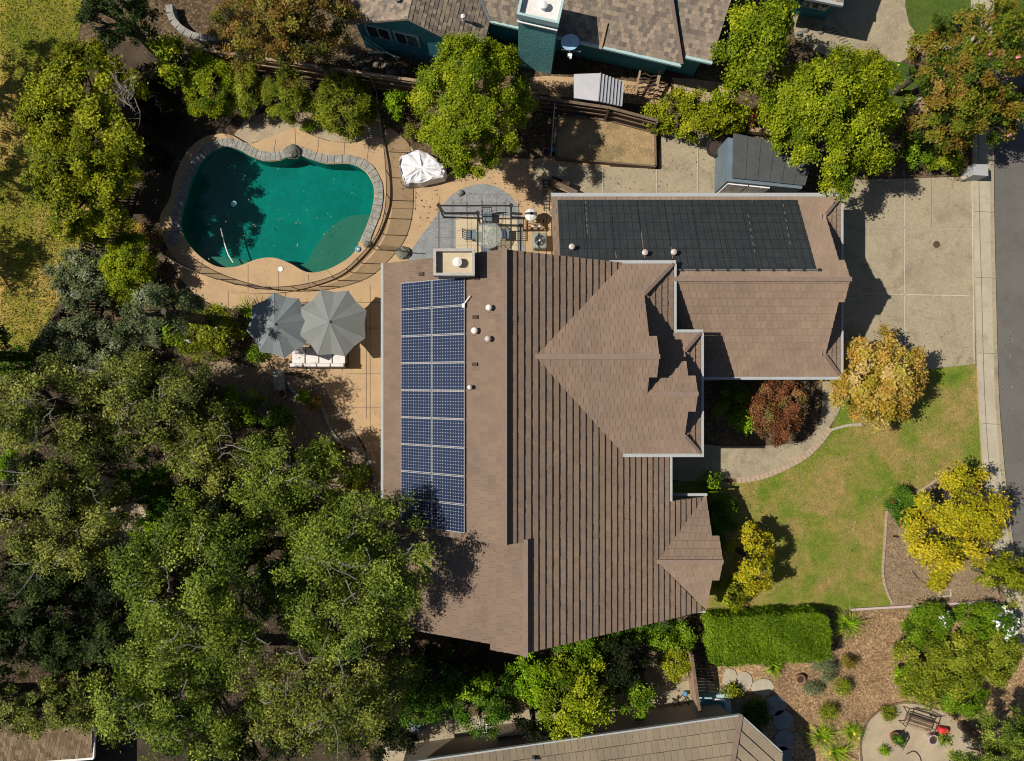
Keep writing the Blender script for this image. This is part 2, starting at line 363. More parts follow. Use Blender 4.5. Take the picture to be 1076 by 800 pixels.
# ------------------------------------------------------------------ leaves (numpy)
def leafmesh(name,P,Nn,T,size,m,parent,rng,aspect=.6,curl=.15,**k):
    n=len(P); sz=size*rng.choice([.55,.8,1.0,1.35],n,p=[.25,.3,.3,.15])[:,None]
    Nn=Nn/np.linalg.norm(Nn,axis=1)[:,None]
    r=rng.normal(size=(n,3)); a=np.cross(Nn,r); a/=np.linalg.norm(a,axis=1)[:,None]+1e-9; b=np.cross(Nn,a)
    V=np.empty((n,4,3)); V[:,0]=P-a*sz*.5; V[:,1]=P-b*sz*aspect*.5-Nn*sz*curl; V[:,2]=P+a*sz*.5; V[:,3]=P+b*sz*aspect*.5-Nn*sz*curl
    org=np.array(WL[parent]) if parent is not None else np.array([P[:,0].mean(),P[:,1].mean(),0.0])
    V=(V-org).reshape(-1,3)
    me=bpy.data.meshes.new(name); me.vertices.add(4*n); me.vertices.foreach_set('co',V.ravel().astype(np.float32))
    me.loops.add(4*n); me.loops.foreach_set('vertex_index',np.arange(4*n,dtype=np.int32))
    me.polygons.add(n); me.polygons.foreach_set('loop_start',np.arange(0,4*n,4,dtype=np.int32)); me.polygons.foreach_set('loop_total',np.full(n,4,dtype=np.int32))
    me.update(calc_edges=True); me.materials.append(m)
    at=me.attributes.new('tint','FLOAT','FACE'); at.data.foreach_set('value',np.clip(T,0,1).astype(np.float32))
    o=link(name,me,parent,tuple(org)); return tag(o,**k)
def dirs(rng,n,zmin=-.35):
    d=rng.normal(size=(int(n*2.2)+8,3)); d/=np.linalg.norm(d,axis=1)[:,None]; d=d[d[:,2]>zmin]
    while len(d)<n: d=np.vstack([d,d])
    return d[:n]
def crownpts(rng,c,rx,ry,rz,leaf,cov=5.0,nl=None,lr=None,clr=.22,box=False,fill=1.0,cs=.13,dome=.3):
    A=math.pi*rx*ry; asp=.6; N_=int(cov*A/(leaf*leaf*asp*.5))
    N_=min(int(N_*1.3),80000)
    rm=min(rx,ry)
    if box:
        # clipped hedge surface: leaves over the top and sides of a rounded box
        n=N_; u=rng.uniform(-1,1,(n,3)); face=rng.choice(6,n,p=[.12,.12,.1,.1,.46,.10])
        for i in range(n):
            f=face[i]; ax=f//2; u[i,ax]=(1 if f%2==0 else -1)*rng.uniform(.86,1.0)
        u[:,2]=np.abs(u[:,2])*np.where(face==5,.5,1)
        e=np.abs(u[:,:2])**6; sc=(e.sum(1)+1e-6)**(1/6.); sc=np.maximum(sc,1); u[:,:2]/=sc[:,None]
        P=c+u*np.array([rx,ry,rz]); Nn=u*np.array([1/rx,1/ry,1.2/rz])+rng.normal(size=(n,3))*.9; Nn[:,2]=np.abs(Nn[:,2])
        lump=.05*np.sin(P[:,0]*4.1+P[:,2]*3)+.04*np.sin(P[:,1]*6.3+P[:,0]*2.2)+.03*np.sin(P[:,0]*11)
        P+=(P-c)/np.linalg.norm(P-c,axis=1)[:,None]*lump[:,None]+rng.normal(size=(n,3))*.05
        T=rng.beta(2,2,n)*.8+.1+.16*np.sin(P[:,0]*1.7+P[:,1]*2.3)*np.sin(P[:,0]*.8+1); return P,Nn,T
    nl=int((nl or max(6,int(12*(rm/2.0))+7))*(1.5 if dome>.2 else 2.3)); lr=lr or rm*(.36 if dome>.2 else .27)
    D=dirs(rng,nl,-.15); rad=rng.uniform(.45,.86,nl)[:,None]; LC=D*rad*np.array([rx,ry,rz]); LC[0]*=.1
    LR=lr*rng.uniform(.6,1.15,nl); LT=rng.uniform(-.13,.13,nl)
    w=LR**2/np.sum(LR**2)
    nc=max(20,int(A*3.2*fill/(clr*clr*6)))
    li=rng.choice(nl,nc,p=w); d=dirs(rng,nc,-.5)
    CC=LC[li]+d*(LR[li]*rng.uniform(.62,1.08,nc))[:,None]*np.array([1,1,min(1.0,rz/rm)])
    dm=rng.uniform(0,1,nc)<dome; dd=dirs(rng,nc,-.2); wob=1+(0 if dome>.9 else 1)*.10*np.sin(dd[:,0]*7+dd[:,1]*5)+(0 if dome>.9 else .07)*np.sin(dd[:,1]*11-dd[:,2]*6)
    CC[dm]=(dd*(rng.uniform(.74,.97,nc)*wob)[:,None]*np.array([rx,ry,rz]))[dm]; d[dm]=dd[dm]
    CT=rng.normal(0,cs,nc)+LT[li]
    ci=rng.integers(0,nc,N_); q=rng.normal(size=(N_,3))*clr*.55; q[:,2]*=.6
    P=CC[ci]+q; 
    Nn=d[ci]*.7+rng.normal(size=(N_,3))*.55+np.array([0,0,.55])
    T=.45+CT[ci]+rng.normal(0,.15 if cs<.2 else .07,N_)
    for ax_,rr_ in ((0,rx),(1,ry)):
        P[:,ax_]*=rr_/np.percentile(np.abs(P[:,ax_]),98.3)
    P=P+c
    keep=P[:,2]>.05
    return P[keep],Nn[keep],T[keep]
CNT=[0]
def plant(name,label,cat,px,py,rxp,ryp,h,gm,leaf=.13,cov=5.0,rz=None,group=None,trunk=None,flowers=None,nf=0,box=False,clr=.22,nl=None,lr=None,bare=0,bpos=(0,0),rot=0,core=True,fsize=.09,dome=None):
    if dome is None: dome=1.0 if 'round_bush' in name else .65 if ('bush' in name or 'hedge' in name or 'round' in name) else (.45 if 'shrub' in name else (.12 if 'oak' in name else .3))
    CNT[0]+=1; rng=np.random.default_rng(CNT[0]*13+5)
    istree = h>2.8
    if rz is None: rz=(h*.42 if istree else h*.5)
    zc=h-rz; zc=max(zc,rz*.9 if istree else 0.5*h)
    if not istree: rz=h-zc
    cx,cy=M(px,py,zc+rz*.3); k=(H-zc-rz*.3)/F; rx=rxp*k; ry=ryp*k
    t=thing(name,label,cat,(cx,cy,0),group)
    c=np.array([cx,cy,zc if not box else 0.05]); 
    if box: rz=h-.05
    leaf=leaf*.86
    P,Nn,T=crownpts(rng,c,rx,ry,rz,leaf,cov,nl,lr,clr,box,cs=(.3 if gm in ('rust','brown','gold','red') else .14),dome=dome)
    if box and rot:
        a=R(rot); d=P[:,:2]-c[:2]; P[:,0]=c[0]+d[:,0]*math.cos(a)-d[:,1]*math.sin(a); P[:,1]=c[1]+d[:,0]*math.sin(a)+d[:,1]*math.cos(a)
    leafmesh('crown' if istree else 'foliage',P,Nn,T,leaf,G[gm],t,rng)
    b=MB()
    r0=max(.03,min(.28,h*.03+rx*.03)); top=zc+rz*.2
    b.tube([(cx,cy,-.05),(cx+.05,cy,top*.5),(cx,cy+.04,top)],[r0*1.2,r0*.9,r0*.5],9)
    nb=7 if istree else 4
    for i in range(nb):
        a=2*math.pi*i/nb+rng.uniform(-.3,.3); f=rng.uniform(.5,.8); zz=zc+rz*rng.uniform(0,.5)
        p0=(cx,cy,top*rng.uniform(.45,.85)); p2=(cx+math.cos(a)*rx*f,cy+math.sin(a)*ry*f,zz)
        p1=((p0[0]+p2[0])/2+rng.uniform(-.1,.1),(p0[1]+p2[1])/2,(p0[2]+p2[2])/2+.15)
        b.tube([p0,p1,p2],[r0*.45,r0*.3,r0*.1],6)
        if istree:
            for j in range(3):
                a2=a+rng.uniform(-.8,.8); q=(p1[0]+math.cos(a2)*rx*.4,p1[1]+math.sin(a2)*ry*.4,p1[2]+rng.uniform(.1,rz*.5))
                b.tube([p1,q],[r0*.2,r0*.06],5)
    b.build('trunk' if istree else 'stem',MT['bark'],t)
    if bare:
        b=MB(); bx,by=M(bpos[0],bpos[1],zc+rz*.85); zb=zc+rz*.45
        for i in range(bare):
            if not bpos[0]:
                a_=rng.uniform(0,6.28); q_=rng.uniform(.1,.8); bx=cx+math.cos(a_)*rx*q_; by=cy+math.sin(a_)*ry*q_; zb=zc+rz*(.95-q_*.5)*.8
            a=rng.uniform(0,6.28); L_=rng.uniform(.5,1.5); p=Vector((bx+rng.normal()*.25,by+rng.normal()*.25,zb)); pts=[p]
            for s in range(4):
                a+=rng.normal()*.5; p=p+Vector((math.cos(a),math.sin(a),rng.uniform(.1,.5)))*L_/4; pts.append(p)
            b.tube(pts,[.022,.018,.014,.01,.006],4)
            for s in (1,2,3):
                a2=a+rng.normal()*1.1; q=pts[s]+Vector((math.cos(a2),math.sin(a2),.3))*.4*L_*.5; b.tube([pts[s],q],[.01,.004],4)
        b.build('bare_branches',MT['twig'],t,label='leafless pale grey twigs',kind='stuff')
    if flowers and nf:
        d=dirs(rng,nf,.25); FP=c+d*np.array([rx,ry,rz if not box else rz])*rng.uniform(.8,1.0,nf)[:,None]
        FP=np.repeat(FP,5,axis=0)+rng.normal(size=(nf*5,3))*fsize*.35
        leafmesh('flowers',FP,rng.normal(size=(nf*5,3))+np.array([0,0,1.5]),rng.uniform(0,1,nf*5),fsize,MT[flowers],t,rng,aspect=.9,kind='stuff')
    return t
def blades(name,label,cat,px,py,rpx,h,gm,n=60,w=.05,group=None,flowers=None,nf=0):
    CNT[0]+=1; rng=np.random.default_rng(CNT[0]*17); cx,cy=M(px,py,.3*h); r=rpx*(H-.3*h)/F
    t=thing(name,label,cat,(cx,cy,0),group); b=MB()
    for i in range(n):
        a=rng.uniform(0,6.28); rr=r*rng.uniform(.5,1.05); hh=h*rng.uniform(.5,1); p0=Vector((cx+math.cos(a)*.04,cy+math.sin(a)*.04,0.02))
        side=Vector((-math.sin(a),math.cos(a),0)); pts=[p0,p0+Vector((math.cos(a)*rr*.45,math.sin(a)*rr*.45,hh*.85)),p0+Vector((math.cos(a)*rr,math.sin(a)*rr,hh*.7))]
        ww=[w*.6,w*.5,.004]; vs=[]
        for p,q in zip(pts,ww): vs+=[p-side*q,p+side*q]
        b.add(vs,[[0,1,3,2],[2,3,5,4]],rng.uniform(0,1))
    b.build('foliage',G[gm],t)
    if flowers:
        FP=np.array([cx,cy,h])+rng.normal(size=(nf,3))*np.array([r*.5,r*.5,.05]); leafmesh('flowers',FP,rng.normal(size=(nf,3))+np.array([0,0,1.5]),rng.uniform(0,1,nf),.1,MT[flowers],t,rng,.9,kind='stuff')
    return t
# ------------------------------------------------------------------ tiled roofs
def clip(poly,f):
    out=[]; n=len(poly)
    for i in range(n):
        a=poly[i]; b=poly[(i+1)%n]; fa=f(a); fb=f(b)
        if fa>=0: out.append(a)
        if (fa>=0)!=(fb>=0):
            t=fa/(fa-fb); out.append((a[0]+(b[0]-a[0])*t,a[1]+(b[1]-a[1])*t))
    return out
RT=np.random.default_rng(3)
def tiles(b,poly,pl,expo=.29,width=.24,h=.045,thick=.14,bond=True,jit=.22,gap=.012,deck=True,s_eave=None,tsp=1.0):
    """poly: convex plan polygon; pl=(a,b,c) with z=a x+b y+c"""
    a,c,d=pl; g=math.hypot(a,c); dx,dy=-a/g,-c/g; tx,ty=-dy,dx
    Z=lambda x,y:a*x+c*y+d
    S=lambda p:p[0]*dx+p[1]*dy; T=lambda p:p[0]*tx+p[1]*ty
    if deck: b.prism(poly if area(poly)>0 else poly[::-1],lambda x,y:Z(x,y)-thick,lambda x,y:Z(x,y)-.004)
    s1=max(map(S,poly)) if s_eave is None else s_eave; s0=min(map(S,poly)); k=0; s=s1
    while s>s0+1e-4:
        sl=s-expo
        st=clip(clip(poly,lambda p:S(p)-max(sl,s0-1)),lambda p:s-S(p))
        if len(st)>=3 and abs(area(st))>1e-4:
            t0=min(map(T,st)); t1=max(map(T,st)); off=(width/2 if (k%2 and bond) else 0); j=math.floor((t0-off)/width)
            while j*width+off<t1:
                ta=j*width+off+gap/2; tb=ta+width-gap
                cell=clip(clip(st,lambda p:T(p)-ta),lambda p:tb-T(p))
                if len(cell)>=3 and abs(area(cell))>2e-5:
                    hh=h*(1+RT.uniform(-jit,jit)); n=len(cell); ar=area(cell)
                    if ar<0: cell=cell[::-1]
                    top=[(x,y,Z(x,y)+hh*((S((x,y))-sl)/expo)) for x,y in cell]; bot=[(x,y,Z(x,y)-.003) for x,y in cell]
                    fs=[list(range(n))]+[[i+n,(i+1)%n+n,(i+1)%n,i] for i in range(n)]
                    b.add(top+bot,fs,float(RT.uniform(0,1)))
                j+=1
        s=sl; k+=1
def plane(p,q,slope,up):
    """plane through horizontal line p-q (3-D points, same z), rising towards the side of point up (2-D)"""
    ex,ey=q[0]-p[0],q[1]-p[1]; l=math.hypot(ex,ey); nx,ny=-ey/l,ex/l
    if (up[0]-p[0])*nx+(up[1]-p[1])*ny<0: nx,ny=-nx,-ny
    return (slope*nx,slope*ny,p[2]-slope*(nx*p[0]+ny*p[1]))
def onpl(px,py,pl):
    z=3.0
    for _ in range(40):
        x,y=M(px,py,z); z=pl[0]*x+pl[1]*y+pl[2]
    return (x,y)
# ================================================================== GROUND
poolpx=[(241,156),(254,160),(265,166),(280,171),(297,170),(312,164),(326,169),(345,174),(368,174),(383,181),(392,195),(393,210),(389,228),(381,248),(372,266),(358,277),(340,285),(323,286),(306,277),(288,271),(270,273),(251,280),(233,281),(219,275),(205,263),(196,250),(192,238),(194,223),(199,206),(203,192),(209,179),(219,166),(230,159)]
pool=catmull(MP(poolpx),True,4)
if area(pool)<0: pool=pool[::-1]
big=[(-60,-55),(60,-55),(60,55),(-60,55)]
holed('ground',big,[offset(pool,.02)],0.0,MT['soil'],kind='structure')
ground('wood_floor',[(-300,400),(40,372),(150,330),(200,385),(250,425),(330,480),(385,545),(400,600),(392,650),(470,690),(540,690),(540,730),(440,740),(380,790),(370,900),(-300,900)],.006,mat('shade darkened wood soil',(.035,.026,.017),(.07,.05,.03),1.5,14,.95,.03,.4),True,3)  # ground under the oaks coloured dark to stand for canopy shade
ground('painted_shade_bed',[(95,60),(180,45),(250,60),(400,88),(400,118),(330,118),(262,120),(240,140),(200,155),(175,200),(160,240),(100,265),(92,200)],.006,mat('shade darkened bed soil',(.045,.033,.022),(.085,.06,.038),1.5,14,.95,.03,.4),True,3)  # soil coloured darker to paint in tree shade between pine and pool
# pool deck: with hole
deckpx=[(262,152),(280,147),(300,139),(315,136),(330,144),(350,150),(375,151),(400,145),(407,165),(410,190),(410,213),(405,232),(396,252),(382,270),(362,288),(340,298),(310,306),(280,309),(250,307),(222,299),(200,287),(182,268),(172,248),(170,228),(180,210),(186,185),(197,162),(215,146),(240,142)]
deck=catmull(MP(deckpx),True,4)
if area(deck)<0: deck=deck[::-1]
DZ=.16
def ringprism(name,outer,inner,z0,z1,m,**k):
    o=holed(name,outer,[inner],z1,m,**k); return o
o=ringprism('pool_deck',deck,offset(pool,.02),0,DZ,MT['patio'],kind='structure')
b=MB(); n=len(deck); b.add([(x,y,0) for x,y in deck]+[(x,y,DZ) for x,y in deck],[[i,(i+1)%n,(i+1)%n+n,i+n] for i in range(n)]); b.build('deck_edge',MT['patio'],kind='structure')
# basin
b=MB(); inn=offset(pool,.02); n=len(inn)
b.add([(x,y,DZ) for x,y in inn]+[(x,y,-.8) for x,y in inn],[[i,(i+1)%n,(i+1)%n+n,i+n] for i in range(n)])
b.add([(x,y,-.8) for x,y in inn],[list(range(n))]); b.build('pool_basin',MT['plaster'],kind='structure')
lpx=[(383,226),(365,228),(352,236),(340,248),(330,262),(322,276),(310,281),(325,292),(345,292),(368,282),(385,262),(396,240),(394,228)]
lp=catmull(MP(lpx,-.3),True,4); b=MB(); b.prism(lp,-.85,-.28)
lp2=catmull(MP([(215,272),(232,270),(250,272),(262,276),(250,288),(230,288)],-.3),True,4); b.prism(lp2,-.85,-.3); b.build('pool_ledge',MT['plaster2'],kind='structure')
b=MB(); b.sheet(offset(pool,.015),DZ-.14); b.build('pool_water',MT['water'],kind='structure')
# coping stones (flagstone band) round the top, left and right edge
cop=catmull(MP([(187,258),(191,238),(193,222),(198,206),(202,192),(208,179),(218,166),(229,158.5),(241,155.5),(254,159),(265,165),(280,170),(297,169),(312,163.5),(326,168.5),(345,173),(368,173),(384,180),(393,194),(394.5,210),(390,229),(382,249),(380,256)]),False,3)
t=thing('pool_coping','grey flagstone coping curving round the swimming pool edge','coping',(*M(290,215),0))
b=MB(); rng=random.Random(4); m=len(cop)
wid=offset(cop,-.40,False); i=0
for i in range(m-1):
    j=rng.uniform(-.03,.05)
    a0,a1=cop[i],cop[i+1]; b0,b1=wid[i],wid[i+1]
    g=.04
    def lerp(p,q,t): return (p[0]+(q[0]-p[0])*t,p[1]+(q[1]-p[1])*t)
    q=[lerp(a0,a1,g),lerp(a0,a1,1-g),lerp(lerp(b0,b1,1-g),lerp(a0,a1,1-g),-j),lerp(lerp(b0,b1,g),lerp(a0,a1,g),-j)]
    if area(q)<0:q=q[::-1]
    b.prism(q,.1,DZ+.05+rng.uniform(-.006,.012))
b.build('flagstone_band',MT['stone'],t)
b=MB()
for i in range(m-1):
    q=[cop[i],cop[i+1],wid[i+1],wid[i]]
    if area(q)<0:q=q[::-1]
    b.prism(q,.06,DZ+.03)
b.build('mortar_bed',MT['joint'],t)
# patio east and south of the pool
ground('patio',[(404,140),(420,142),(436,160),(448,176),(470,182),(500,172),(530,166),(560,168),(640,172),(640,330),(560,400),(480,460),(402,520),(392,500),(384,470),(368,446),(350,425),(340,405),(325,394),(305,391),(285,395),(272,380),(262,330),(240,324),(215,316),(196,300),(182,280),(175,262),(220,290),(300,300),(380,265),(405,220)],.03,MT['patio'],True,3)
b=MB()
def joint(a,c,w=.025,z=.036,bb=None):
    bb=bb or b
    p=Vector((*M(*a),z)); q=Vector((*M(*c),z)); d=(q-p).normalized(); s=Vector((-d.y,d.x,0))*w/2
    bb.add([p-s,q-s,q+s,p+s],[[0,1,2,3]])
for a,c in (((411,219),(437,220)),((404,158),(430,158)),((401,258),(430,262)),((437,180),(437,222)),((389,300),(389,520)),((270,318),(402,318)),((360,330),(360,390)),((365,393),(402,393)),((385,335),(385,440)),((350,428),(402,428)),((340,345),(402,345)),((560,180),(560,300)),((545,202),(583,206)),((545,242),(583,242)),((574,172),(574,330)),((300,308),(300,322)),((240,306),(240,322))): joint(a,c)
b.build('patio_joints',MT['joint'],kind='structure')
b=MB()
for a,c in (((291,148),(289,161)),((311,136),(312,158)),((336,146),(334,168)),((363,151),(362,172)),((389,149),(386,172)),((294,283),(294,307)),((325,289),(326,302)),((262,278),(262,307)),((345,285),(352,293)),((383,254),(395,256)),((215,274),(210,291)),((383,252),(393,256))): joint(a,c,.022,DZ+.005)
b.build('deck_joints',MT['joint'],kind='structure')
# grey pavers and cream slab
ground('paver_patio',[(428,274),(440,252),(455,232),(465,216),(478,203),(494,196),(512,194),(528,200),(541,212),(547,228),(549,250),(549,310),(428,310)],.045,MT['paver'],True,4)
b=MB(); b.prism(MP([(479,228),(543,228),(545,300),(479,300)]),.0,.058); b.build('cream_slab',MT['cream'],kind='structure')
b=MB()
for y in (205,213,221,230,240,250,260): joint((455 if y>215 else 480,y),(479 if y>225 else 538,y),.012,.05)
for x in (462,474,490,506,522): joint((x,206),(x,228 if x>479 else 275),.012,.051)
for x in (495,511,527): joint((x,229),(x,290),.012,.064)
for y in (243,258): joint((480,y),(544,y),.012,.0645)
b.build('paver_joints',MT['joint'],kind='structure')
# driveway and north apron
b=MB(); b.prism(MP([(560,172),(692,178),(694,138),(772,145),(768,196),(862,203),(875,190),(1022.5,186),(1024.5,382.5),(870,400),(700,400),(700,215),(560,215)]),-.02,.04); b.build('driveway',MT['conc'],kind='structure')
b=MB()
for a,c in (((950,190),(950,376)),((903,239),(1020,240)),((903,309),(1018,311)),((633,176),(633,205)),((690,178),(690,206)),((733,145),(733,206)),((1020.5,188),(1023,382))): joint(a,c,.035,.045)
b.build('driveway_joints',MT['jointl'],kind='structure')
b=MB()
for a,c in (((870,239),(1022,239.6)),((949.3,188),(949.3,378)),((912,310),(945,310)),((633.6,176),(633.6,205)),((733.6,145),(733.6,206)),((690.8,178),(690.8,206)),((978,190),(978,238)),((921,330),(945,382))): joint(a,c,.014,.049)
b.build('driveway_cracks',MT['joint'],kind='structure')
# entry path
ground('entry_path',[(700,466),(760,469),(812,468),(846,462),(860,445),(864,420),(866,396),(886,396),(884,425),(870,450),(852,470),(832,484),(800,498),(770,503),(700,503)],.05,MT['conc'],True,3)
# brick edging along path
def edging(name,pts,w,z,m,label,cat,seg=.22,**k):
    line=catmull(MP(pts),False,10); bb=MB(); acc=0; last=line[0]; 
    L_=[line[0]]
    for p in line[1:]:
        while math.dist(L_[-1],p)>=seg:
            q=L_[-1]; d=math.dist(q,p); L_.append((q[0]+(p[0]-q[0])*seg/d,q[1]+(p[1]-q[1])*seg/d))
    for p,q in zip(L_,L_[1:]):
        mid=((p[0]+q[0])/2,(p[1]+q[1])/2,z/2); bb.box(mid,(seg*.93,w,z+random.uniform(-.005,.008)),math.atan2(q[1]-p[1],q[0]-p[0])+random.uniform(-.04,.04))
    return bb.build(name,m,label=label,cat=cat,**k)
edging('brick_edging',[(872,450),(855,471),(834,486),(802,500),(772,505)],.28,.085,MT['stonetan'],'tan brick edging between entry path and front lawn','edging')
edging('lawn_kerb',[(872,452),(890,447),(908,446)],.12,.08,MT['walk'],'short pale concrete kerb behind the gold tree','edging')
edging('bed_kerb',[(1012,498),(1000,499),(985,503),(968,514),(950,521),(935,526),(931,540),(929,570),(927,600),(930,618),(938,636)],.09,.085,MT['stonetan'],'thin curved concrete kerb between lawn and dirt bed','edging')
# front lawn
ground('front_lawn',[(700,508),(770,507),(803,503),(834,489),(856,473),(873,454),(880,425),(886,396),(888,388),(950,384),(1025,383),(1029,430),(1032,480),(1034,505),(1010,500),(992,503),(972,513),(950,521),(934,527),(929,550),(927,600),(936,638),(900,641),(820,640),(720,640),(700,580)],.012,MT['lawn'],True,2)
b=MB(); b.prism(MP([(1026.5,383),(1030,440),(1034,485),(1034,495),(926,640),(1046,632),(1062,610),(1048,560),(1036,500)]),-.02,.006)
ground('dirt_bed',[(929,540),(935,527),(952,520),(972,513),(990,503),(1012,499),(1034,503),(1042,540),(1052,590),(1058,630),(1040,636),(990,638),(937,640),(927,605)],.010,MT['dirt'],True,3)
ground('mulch_bed',[(896,640),(960,640),(1050,636),(1090,640),(1120,700),(1120,860),(820,860),(800,760),(760,745),(745,700),(800,696),(870,697),(885,670)],.008,MT['mulch'],False)
ground('gravel_patio',[(903,810),(903,780),(910,760),(926,746),(948,739),(968,739),(990,748),(1010,765),(1030,800),(1030,840),(905,840)],.016,MT['gravel'],True,3)
# street, kerb and sidewalk
RL=[(1042,-400),(1042,0),(1042,190),(1044,300),(1046,380),(1048,430),(1052,480),(1057,530),(1063,575),(1070,610),(1082,660),(1105,730),(1140,820),(1200,950)]
SL=[(1019,-400),(1020,0),(1021,190),(1024,300),(1026,380),(1028,430),(1031,480),(1036,530),(1044,575),(1052,610),(1064,660),(1088,730),(1124,820),(1184,950)]
RW=MP(RL); SW=MP(SL); rc=catmull(RW,False,4); sc=catmull(SW,False,4)
b=MB(); far=[(60,rc[-1][1]),(60,rc[0][1])]; b.sheet(rc+far,.004+.002); b.build('road',MT['asphalt'],kind='structure')
b=MB(); b.prism(sc+rc[::-1],-.02,.13); b.build('sidewalk',MT['walk'],kind='structure')
k1=offset(rc,-.17,False) if offset(rc,-.17,False)[5][0]<rc[5][0] else offset(rc,.17,False)
b=MB(); b.prism(k1+[(x+.02,y) for x,y in rc][::-1],-.01,.136); b.build('kerb',MT['conc'],kind='structure')
b=MB()
for y in (223,292,371,445,520,590,140): 
    xs=[p for p in (1021+(y-190)*.026 if y<380 else 1027+(y-400)*.085,)][0]; joint((xs,y),(xs+20,y+1),.02,.140)
m1=[((p[0]*.72+q[0]*.28),(p[1]*.72+q[1]*.28)) for p,q in zip(sc,rc)]
m2=offset(m1,.025,False); b.add([(x,y,.1395) for x,y in m1]+[(x,y,.1395) for x,y in m2],[[i,i+len(m1),i+len(m1)+1,i+1] for i in range(len(m1)-1)])
b.build('sidewalk_joints',MT['joint'],kind='structure')
b=MB()
for pts in ([(1056,480),(1059,470),(1058,455),(1062,440),(1061,420)],[(1050,260),(1060,264),(1076,262),(1100,268)],[(1062,300),(1061,330),(1066,360),(1064,400)],[(1058,210),(1064,225),(1062,250)]):
    b.tube([(*p,.008) for p in catmull(MP(pts),False,5)],.009,4)
b.build('road_cracks',MT['joint'],kind='structure')
# neighbour drive and lawns, top right
ground('neighbour_drive',[(840,-90),(951,-90),(951,-20),(951,8),(955,26),(966,40),(985,46),(1000,50),(990,58),(962,56),(945,66),(925,63),(905,57),(890,62),(860,56),(835,40),(830,-20)],.03,MT['conc'],False)
ground('neighbour_lawn',[(951,-90),(1200,-90),(1200,60),(1010,55),(985,45),(966,39),(956,26),(952,5)],.012,MT['lawn2'],False)
ground('round_lawn',[(893,57),(915,55),(945,65),(962,72),(970,86),(970,100),(955,113),(930,128),(890,120),(870,90)],.012,MT['lawn2'],True,3)
edging('curved_kerb',[(970,96),(964,107),(953,118)],.12,.1,MT['walk'],'short curved pale kerb at the round lawn edge','edging')
ground('bark_patch',[(971,98),(990,95),(985,125),(955,125),(955,118)],.010,MT['mulch'],True,3)
b=MB()
for i in range(9):
    a=i/8; p=(871+a*21,32+a*22); joint(p,(p[0]+7,p[1]-2.5),.06,.037)
b.build('drive_grating',MT['joint'],kind='structure')
ground('field_grass',[(-900,-700),(75,-700),(88,-60),(86,20),(78,60),(95,120),(100,200),(92,240),(78,275),(66,310),(30,370),(0,395),(-60,430),(-900,520)],.012,MT['field'],False)
ground('flagstone_terrace',[(706,82),(730,84),(762,88),(774,95),(770,112),(740,108),(712,104)],.05,MT['stonetan'],False)
b=MB()
for a,c in (((718,84),(724,105)),((738,86),(732,106)),((752,88),(757,110)),((710,94),(728,97)),((728,92),(752,99)),((750,95),(771,102))): joint(a,c,.03,.056)
b.build('terrace_joints',MT['joint'],kind='structure')
ground('north_yard_path',[(556,82),(575,80),(650,84),(706,92),(704,112),(650,108),(556,98)],.02,MT['patio'],False)
ground('south_side_path',[(380,850),(400,790),(430,762),(455,748),(470,756),(560,745),(740,712),(790,740),(790,760),(560,800),(440,812),(430,850)],.03,MT['conc'],False)
# red soil patch near SE of house fence
ground('bare_soil',[(676,690),(700,684),(722,694),(728,738),(700,742),(680,722)],.012,MT['dirt'],True,3)
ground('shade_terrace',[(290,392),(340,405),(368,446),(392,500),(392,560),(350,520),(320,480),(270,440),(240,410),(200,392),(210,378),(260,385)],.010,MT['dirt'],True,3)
ground('pool_bed',[(246,142),(262,120),(330,118),(400,122),(402,144),(375,150),(350,149),(330,143),(314,135),(300,138),(280,146),(262,151)],.012,MT['gravel'],False)
# ================================================================== MAIN HOUSE
SE=.608; SWs=.625
zr=7.9; Xr=-.28; Ytop=4.77
house=thing('main_house','large two storey house with brown concrete tile roofs and east facing gables','house',(0,-2,0))
roof=MB(); roof.cur=0
plE=(-SE,0,zr+SE*Xr); plW=(SWs,0,zr-SWs*Xr)
XE=6.65; XW=-5.24
# west slope north part
Yn=M(0,573,7.9)[1]
def T_(poly,pl,**k): tiles(roof,poly,pl,**k)
T_([(XW,Yn),(Xr,Yn),(Xr,Ytop),(XW,Ytop)],plW,s_eave=-XW,h=.03,gap=.006)
# west slope south part (ridge moved east, slightly flatter)
Xr2=.49; zr2=plE[0]*Xr2+plE[2]; zeW=plW[0]*XW+plW[2]; s2=(zr2-zeW)/(Xr2-XW); plW2=(s2,0,zr2-s2*Xr2)
T_([(XW,-9.97),(-.83,-9.97),(-.83,Yn),(XW,Yn)],plW2,s_eave=-XW,h=.03,gap=.005)
T_([(-.83,-10.2),(Xr2,-10.2),(Xr2,Yn-.0),(-.83,Yn-.0)],plW2,s_eave=-XW,h=.03,gap=.005)
# east slope pieces (keep under cross gable too, cut at its valleys)
Ya=.89; za=7.21; SA=.56; zea=5.0; YaN=4.72; YaS=-2.95
plAN=(0,-SA,za+SA*Ya); plAS=(0,SA,za-SA*Ya)
Xv=(plE[2]-za)/SE   # ridge meets east slope
Xe5=(plE[2]-zea)/SE # eave meets east slope
ov=dict(s_eave=XE,expo=.27,h=.05,thick=.14,jit=.14,gap=.003)
T_([(Xr,Yn),(Xv,Yn),(Xv,Ytop),(Xr,Ytop)],plE,**ov)
T_([(Xr2,-10.1),(Xv,-10.1),(Xv,Yn),(Xr2,Yn)],plE,**ov)
T_([(Xv,Ya),(Xe5,YaN),(Xe5+.0,Ytop),(Xv,Ytop)],plE,**ov)
T_([(Xv,-10.1),(Xe5,-10.1),(Xe5,YaS),(Xv,Ya)],plE,**ov)
T_([(Xe5,-10.1),(6.05,-10.1),(6.05,YaS),(Xe5,YaS)],plE,**ov)
